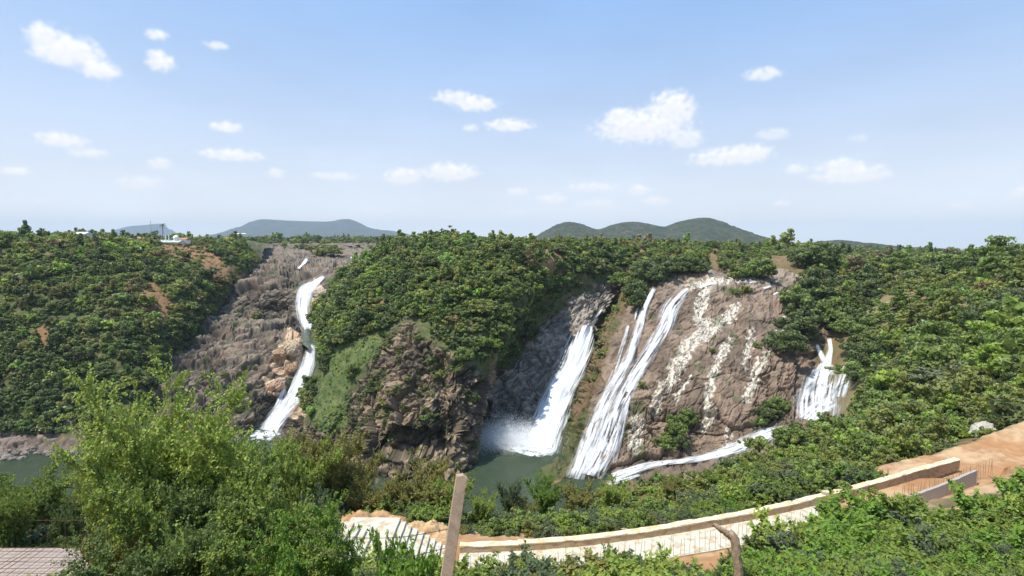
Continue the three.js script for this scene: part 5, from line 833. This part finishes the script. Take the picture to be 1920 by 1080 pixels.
// the large thorny bush and what grows round it
{
  const big = grow(700, { stems: 16, high: 3.6, wide: 0.3, bodyW: 0.46, even: 0.26, twigs: 30, leafN: 12, leaf: 0.027, long: 1.35, twig: 0.12, droop: 0.3, rad: 0.022, start: 0.2, fork: 4, body: 1500 });
  const p1 = standing(325, 12.5); const h = reachTo(p1, 752) / 3.6; shrub('thorn_bush', big, tipMat.yellow, p1, [h * 0.64, h, h * 0.64], 0.3, 'large pale green thorny bush in front of the river', 'bush');
  const p1b = standing(250, 13.2), hb = reachTo(p1b, 845) / 3.6; shrub('thorn_bush', big, tipMat.yellow, p1b, [hb * 0.42, hb, hb * 0.42], 2.4, 'yellowish thorny bush at the left side of the largest bush', 'bush');
  const dk = grow(701, { stems: 14, high: 2.2, wide: 0.9, twigs: 26, leafN: 10, leaf: 0.03, long: 1.2, twig: 0.17, droop: 0.5, fork: 4, body: 520 });
  for (const [px, D, py, mat, w, label] of [[395, 11, 895, 'leaf', 0.62, 'dense green creeper mound at the foot of the large bush'], [485, 11.5, 955, 'leaf', 0.5, 'leafy green mound right of the large bush'], [340, 10, 960, 'deep', 0.7, 'dark green mound in front of the large bush'], [565, 13, 955, 'blue', 0.45, 'grey green shrub beside the stair landing'], [480, 9.5, 1000, 'leaf', 0.8, 'low green creeper at the bottom edge'], [255, 11, 1000, 'straw', 0.5, 'small white-flecked shrub left of the large bush']]) { const p = standing(px, D), s = reachTo(p, py) / 2.2; shrub('creeper_mound', dk, tipMat[mat], p, [s * w, s, s * w], px, label, 'bush'); }
  const fern = grow(702, { stems: 12, high: 1.3, wide: 0.7, twigs: 12, leafN: 16, leaf: 0.02, long: 3, twig: 0.3, droop: 0.6, fork: 2 });
  for (const [px, D, py, label] of [[570, 9.5, 975, 'bright feathery plant right of the large bush'], [605, 9.8, 1030, 'small feathery plant at the bottom edge']]) { const p = standing(px, D), s = reachTo(p, py) / 1.3; shrub('feathery_plant', fern, tipMat.fresh, p, [s * 0.5, s, s * 0.5], px, label, 'plant'); }
  const broad = grow(703, { stems: 8, high: 1.3, wide: 0.6, twigs: 14, leafN: 6, leaf: 0.055, long: 1.9, twig: 0.22, droop: 0.4, fork: 2, body: 60 });
  for (const [px, D, py, w, label] of [[745, 9, 1015, 0.34, 'broad-leaved green plant in front of the stairs'], [785, 8.6, 1045, 0.34, 'broad-leaved plant left of the fence post'], [735, 7.6, 1060, 0.5, 'broad-leaved plant cut by the bottom edge']]) { const p = standing(px, D), s = reachTo(p, py) / 1.3; shrub('broadleaf_plant', broad, tipMat.fresh, p, [s * w, s, s * w], px, label, 'plant'); }
  // feathery olive shrubs on the bank
  const haze = grow(704, { stems: 13, high: 3, wide: 0.42, bodyW: 0.42, twigs: 26, leafN: 12, leaf: 0.032, long: 1.6, twig: 0.15, droop: 0.3, fork: 4, body: 600, rad: 0.03 });
  const bankPlants = [[605, 50, 825, 'straw', 0.8, 'tall feathery olive shrub between the large bush and the cave'], [660, 53, 858, 'straw', 0.7, 'feathery olive shrub left of the brown rocks'], [565, 47, 838, 'yellow', 0.7, 'pale feathery shrub just right of the large bush'], [545, 45, 890, 'leaf', 0.7, 'green feathery shrub low beside the large bush'], [690, 49, 908, 'straw', 0.9, 'low olive shrub above the earth heap'], [760, 51, 905, 'straw', 1, 'olive shrub below the brown rock ledge'], [815, 50, 880, 'straw', 1, 'broad olive shrub behind the fence post'], [850, 47, 908, 'yellow', 0.8, 'pale shrub behind the tip of the fence post'], [905, 47, 932, 'yellow', 0.8, 'yellowish shrub right of the fence post by the pool'], [957, 52, 908, 'blue', 0.5, 'small grey green bush in front of the pool'], [1022, 56, 900, 'fresh', 0.7, 'bright lime bush in front of the twin falls'], [985, 52, 938, 'straw', 0.8, 'olive shrub at the pool edge'], [1080, 55, 914, 'straw', 1, 'olive shrub below the foot of the twin falls'], [1150, 57, 908, 'yellow', 1, 'pale shrub in front of the stream mouth'], [25, 40, 898, 'leaf', 0.9, 'dark leafy tree at the left edge above the slab'], [70, 42, 915, 'leaf', 0.8, 'leafy shrub beside the dark tree at the left edge'], [190, 46, 895, 'straw', 0.9, 'olive shrub in front of the left river reach'], [235, 46, 905, 'yellow', 0.8, 'yellowish shrub beside the large bush by the river'], [8, 36, 930, 'leaf', 0.7, 'leafy shrub in the left corner above the slab'], [130, 38, 945, 'deep', 0.7, 'dark shrub behind the standing rods'], [470, 44, 850, 'fresh', 0.6, 'bright green tree right behind the large bush'], [1260, 60, 900, 'straw', 1, 'olive shrub in front of the white rapids'], [1330, 62, 885, 'leaf', 1, 'green shrub below the white rapids'], [1400, 64, 870, 'leaf', 1, 'green shrub left of the rapids head'], [1530, 66, 860, 'blue', 1, 'silvery green shrub above the walkway wall'], [1310, 54, 930, 'blue', 1, 'grey green shrub beyond the wall middle']];
  for (const [px, D, py, mat, w, label] of bankPlants) { const p = standing(px, D), s = max(0.3, reachTo(p, py) / 3); shrub('feathery_shrub', haze, tipMat[mat], p, [max(s * w * 0.85, 0.6), s, max(s * w * 0.85, 0.6)], px, label, 'shrub'); }
  // weeds and herbs on the slope below the lookout
  const herbs = [grow(710, { stems: 9, high: 0.8, wide: 1.1, twigs: 14, leafN: 8, leaf: 0.03, long: 1.4, twig: 0.28, fork: 3, body: 60 }), grow(711, { stems: 8, high: 0.7, wide: 1.3, twigs: 12, leafN: 7, leaf: 0.042, long: 1.2, twig: 0.3, fork: 3, body: 60 }), broad, grow(712, { stems: 10, high: 0.9, wide: 0.9, twigs: 16, leafN: 12, leaf: 0.018, long: 2.4, twig: 0.3, fork: 3, body: 50 })];
  const r = rng(801), kinds = ['small-leaved', 'round-leaved', 'broad-leaved', 'feathery'], spots = [], tones = Object.keys(tipMat), tw = { yellow: 'yellowish', leaf: 'green', deep: 'dark green', fresh: 'bright green', blue: 'grey green', straw: 'straw-tinted' };
  for (let k = 0; k < 30000 && spots.length < 2200; k++) {
    const D = 5 + 45 * Math.pow(r(), 0.75), px = -80 + r() * 2080, p = standing(px, D), [bx, by] = bearing(p), x = p.x;
    if (by > 1500) continue;
    const [q, st, len] = toLine(wallLine, x, D); if (st > 0 && st < len && q > -3.3 && q < 1.2) continue;
    if (D > 29.5 && D < 41 && x < 0.5 && x > -13.6) continue; if (x < -18.5 && x > -37 && D > 23.5 && D < 36.5) continue;
    const [rr] = toLine(roadLine, x, D); if (abs(rr) < 5 && D > 46) continue;
    const e = earthAt(x, D); if (r() < e * 0.93) continue;
    if (q < -3 && D > 14 && bx > 840 && bx < 1330 && by < 1075 && r() < 0.8) continue;
    const grown = bx > 1380 ? 1.15 : bx > 840 ? 0.6 : 0.9, sc0 = (0.55 + 0.7 * r()) * grown * (D > 25 ? 1.35 : 1); let sc = sc0;
    const skyl = [[-100, 1000], [150, 1010], [220, 1010], [280, 960], [410, 970], [470, 1065], [540, 1090], [840, 1070], [900, 1070], [960, 1050], [1080, 1045], [1150, 1060], [1200, 1085], [1330, 1085], [1390, 1035], [1480, 1003], [1640, 968], [1760, 955], [1860, 935], [2000, 900]], si = max(1, skyl.findIndex(q => q[0] > bx)), lim = mix(skyl[si - 1][1], skyl[si][1], clamp((bx - skyl[si - 1][0]) / (skyl[si][0] - skyl[si - 1][0])));
    if (sc > D * 0.06) sc = D * 0.06 * (0.7 + 0.3 * r());
    if ((D < 41 || q < 0) && bearing(p.clone().add(V(0, sc * 0.95, 0)))[1] < lim - 12 * r()) continue;
    spots.push([p, sc, floor(r() * 4), pick(r, bx > 1380 ? { leaf: 1.4, fresh: 1.4, blue: 0.5, deep: 0.3, yellow: 0.2 } : { leaf: 1, blue: 1, deep: 0.3, yellow: 0.5, straw: 0.3 }), r() * 6.3, bx, by, sc / D]);
  }
  spots.sort((a, b) => b[7] - a[7]);
  const rest = [[], [], [], []];
  spots.forEach((s, i) => {
    const [p, sc, k, tone, turn, bx, by] = s;
    if (i < 280 && by > 850) { const zone = bx > 1650 ? 'in the lower right corner' : bx > 1380 ? 'right of the dead trunk' : bx > 870 ? 'between the fence post and the dead trunk' : bx > 640 ? 'round the fence post foot' : 'round the foot of the large bush', zd = -p.z < 12 ? 'close by' : -p.z < 22 ? 'part way down' : 'near the walkway'; shrub('weed', herbs[k], tipMat[tone], p, sc, turn, `${tw[tone]} ${kinds[k]} weed ${zone}, ${zd}`, 'weed', `weeds ${zone}, ${zd}, ${tw[tone]} ${kinds[k]}`); }
    else rest[k].push(s);
  });
  const m = new THREE.Matrix4(), c = new THREE.Color(), any = leafMat([1, 1, 1], 0.45);
  rest.forEach((list, k) => { if (!list.length) return; const im = new THREE.InstancedMesh(herbs[k].leaf, any, list.length); list.forEach(([p, sc, , tone, turn], i) => { m.compose(p, q4.setFromAxisAngle(UPV, turn), v3.set(sc, sc, sc)); im.setMatrixAt(i, m); im.setColorAt(i, c.copy(tipMat[tone].color)); }); top('undergrowth', im); im.userData = { kind: 'stuff', label: `${kinds[k]} undergrowth on the slope round the walkway`, category: 'undergrowth' }; });
  console.log('widths', big.wide, dk.wide, fern.wide, broad.wide, haze.wide, herbs.map(h => h.wide.toFixed(2)));
  console.log('leaves', big.n, dk.n, fern.n, broad.n, haze.n, herbs.map(h => h.n), spots.length);
}
renderer.render(scene, camera);
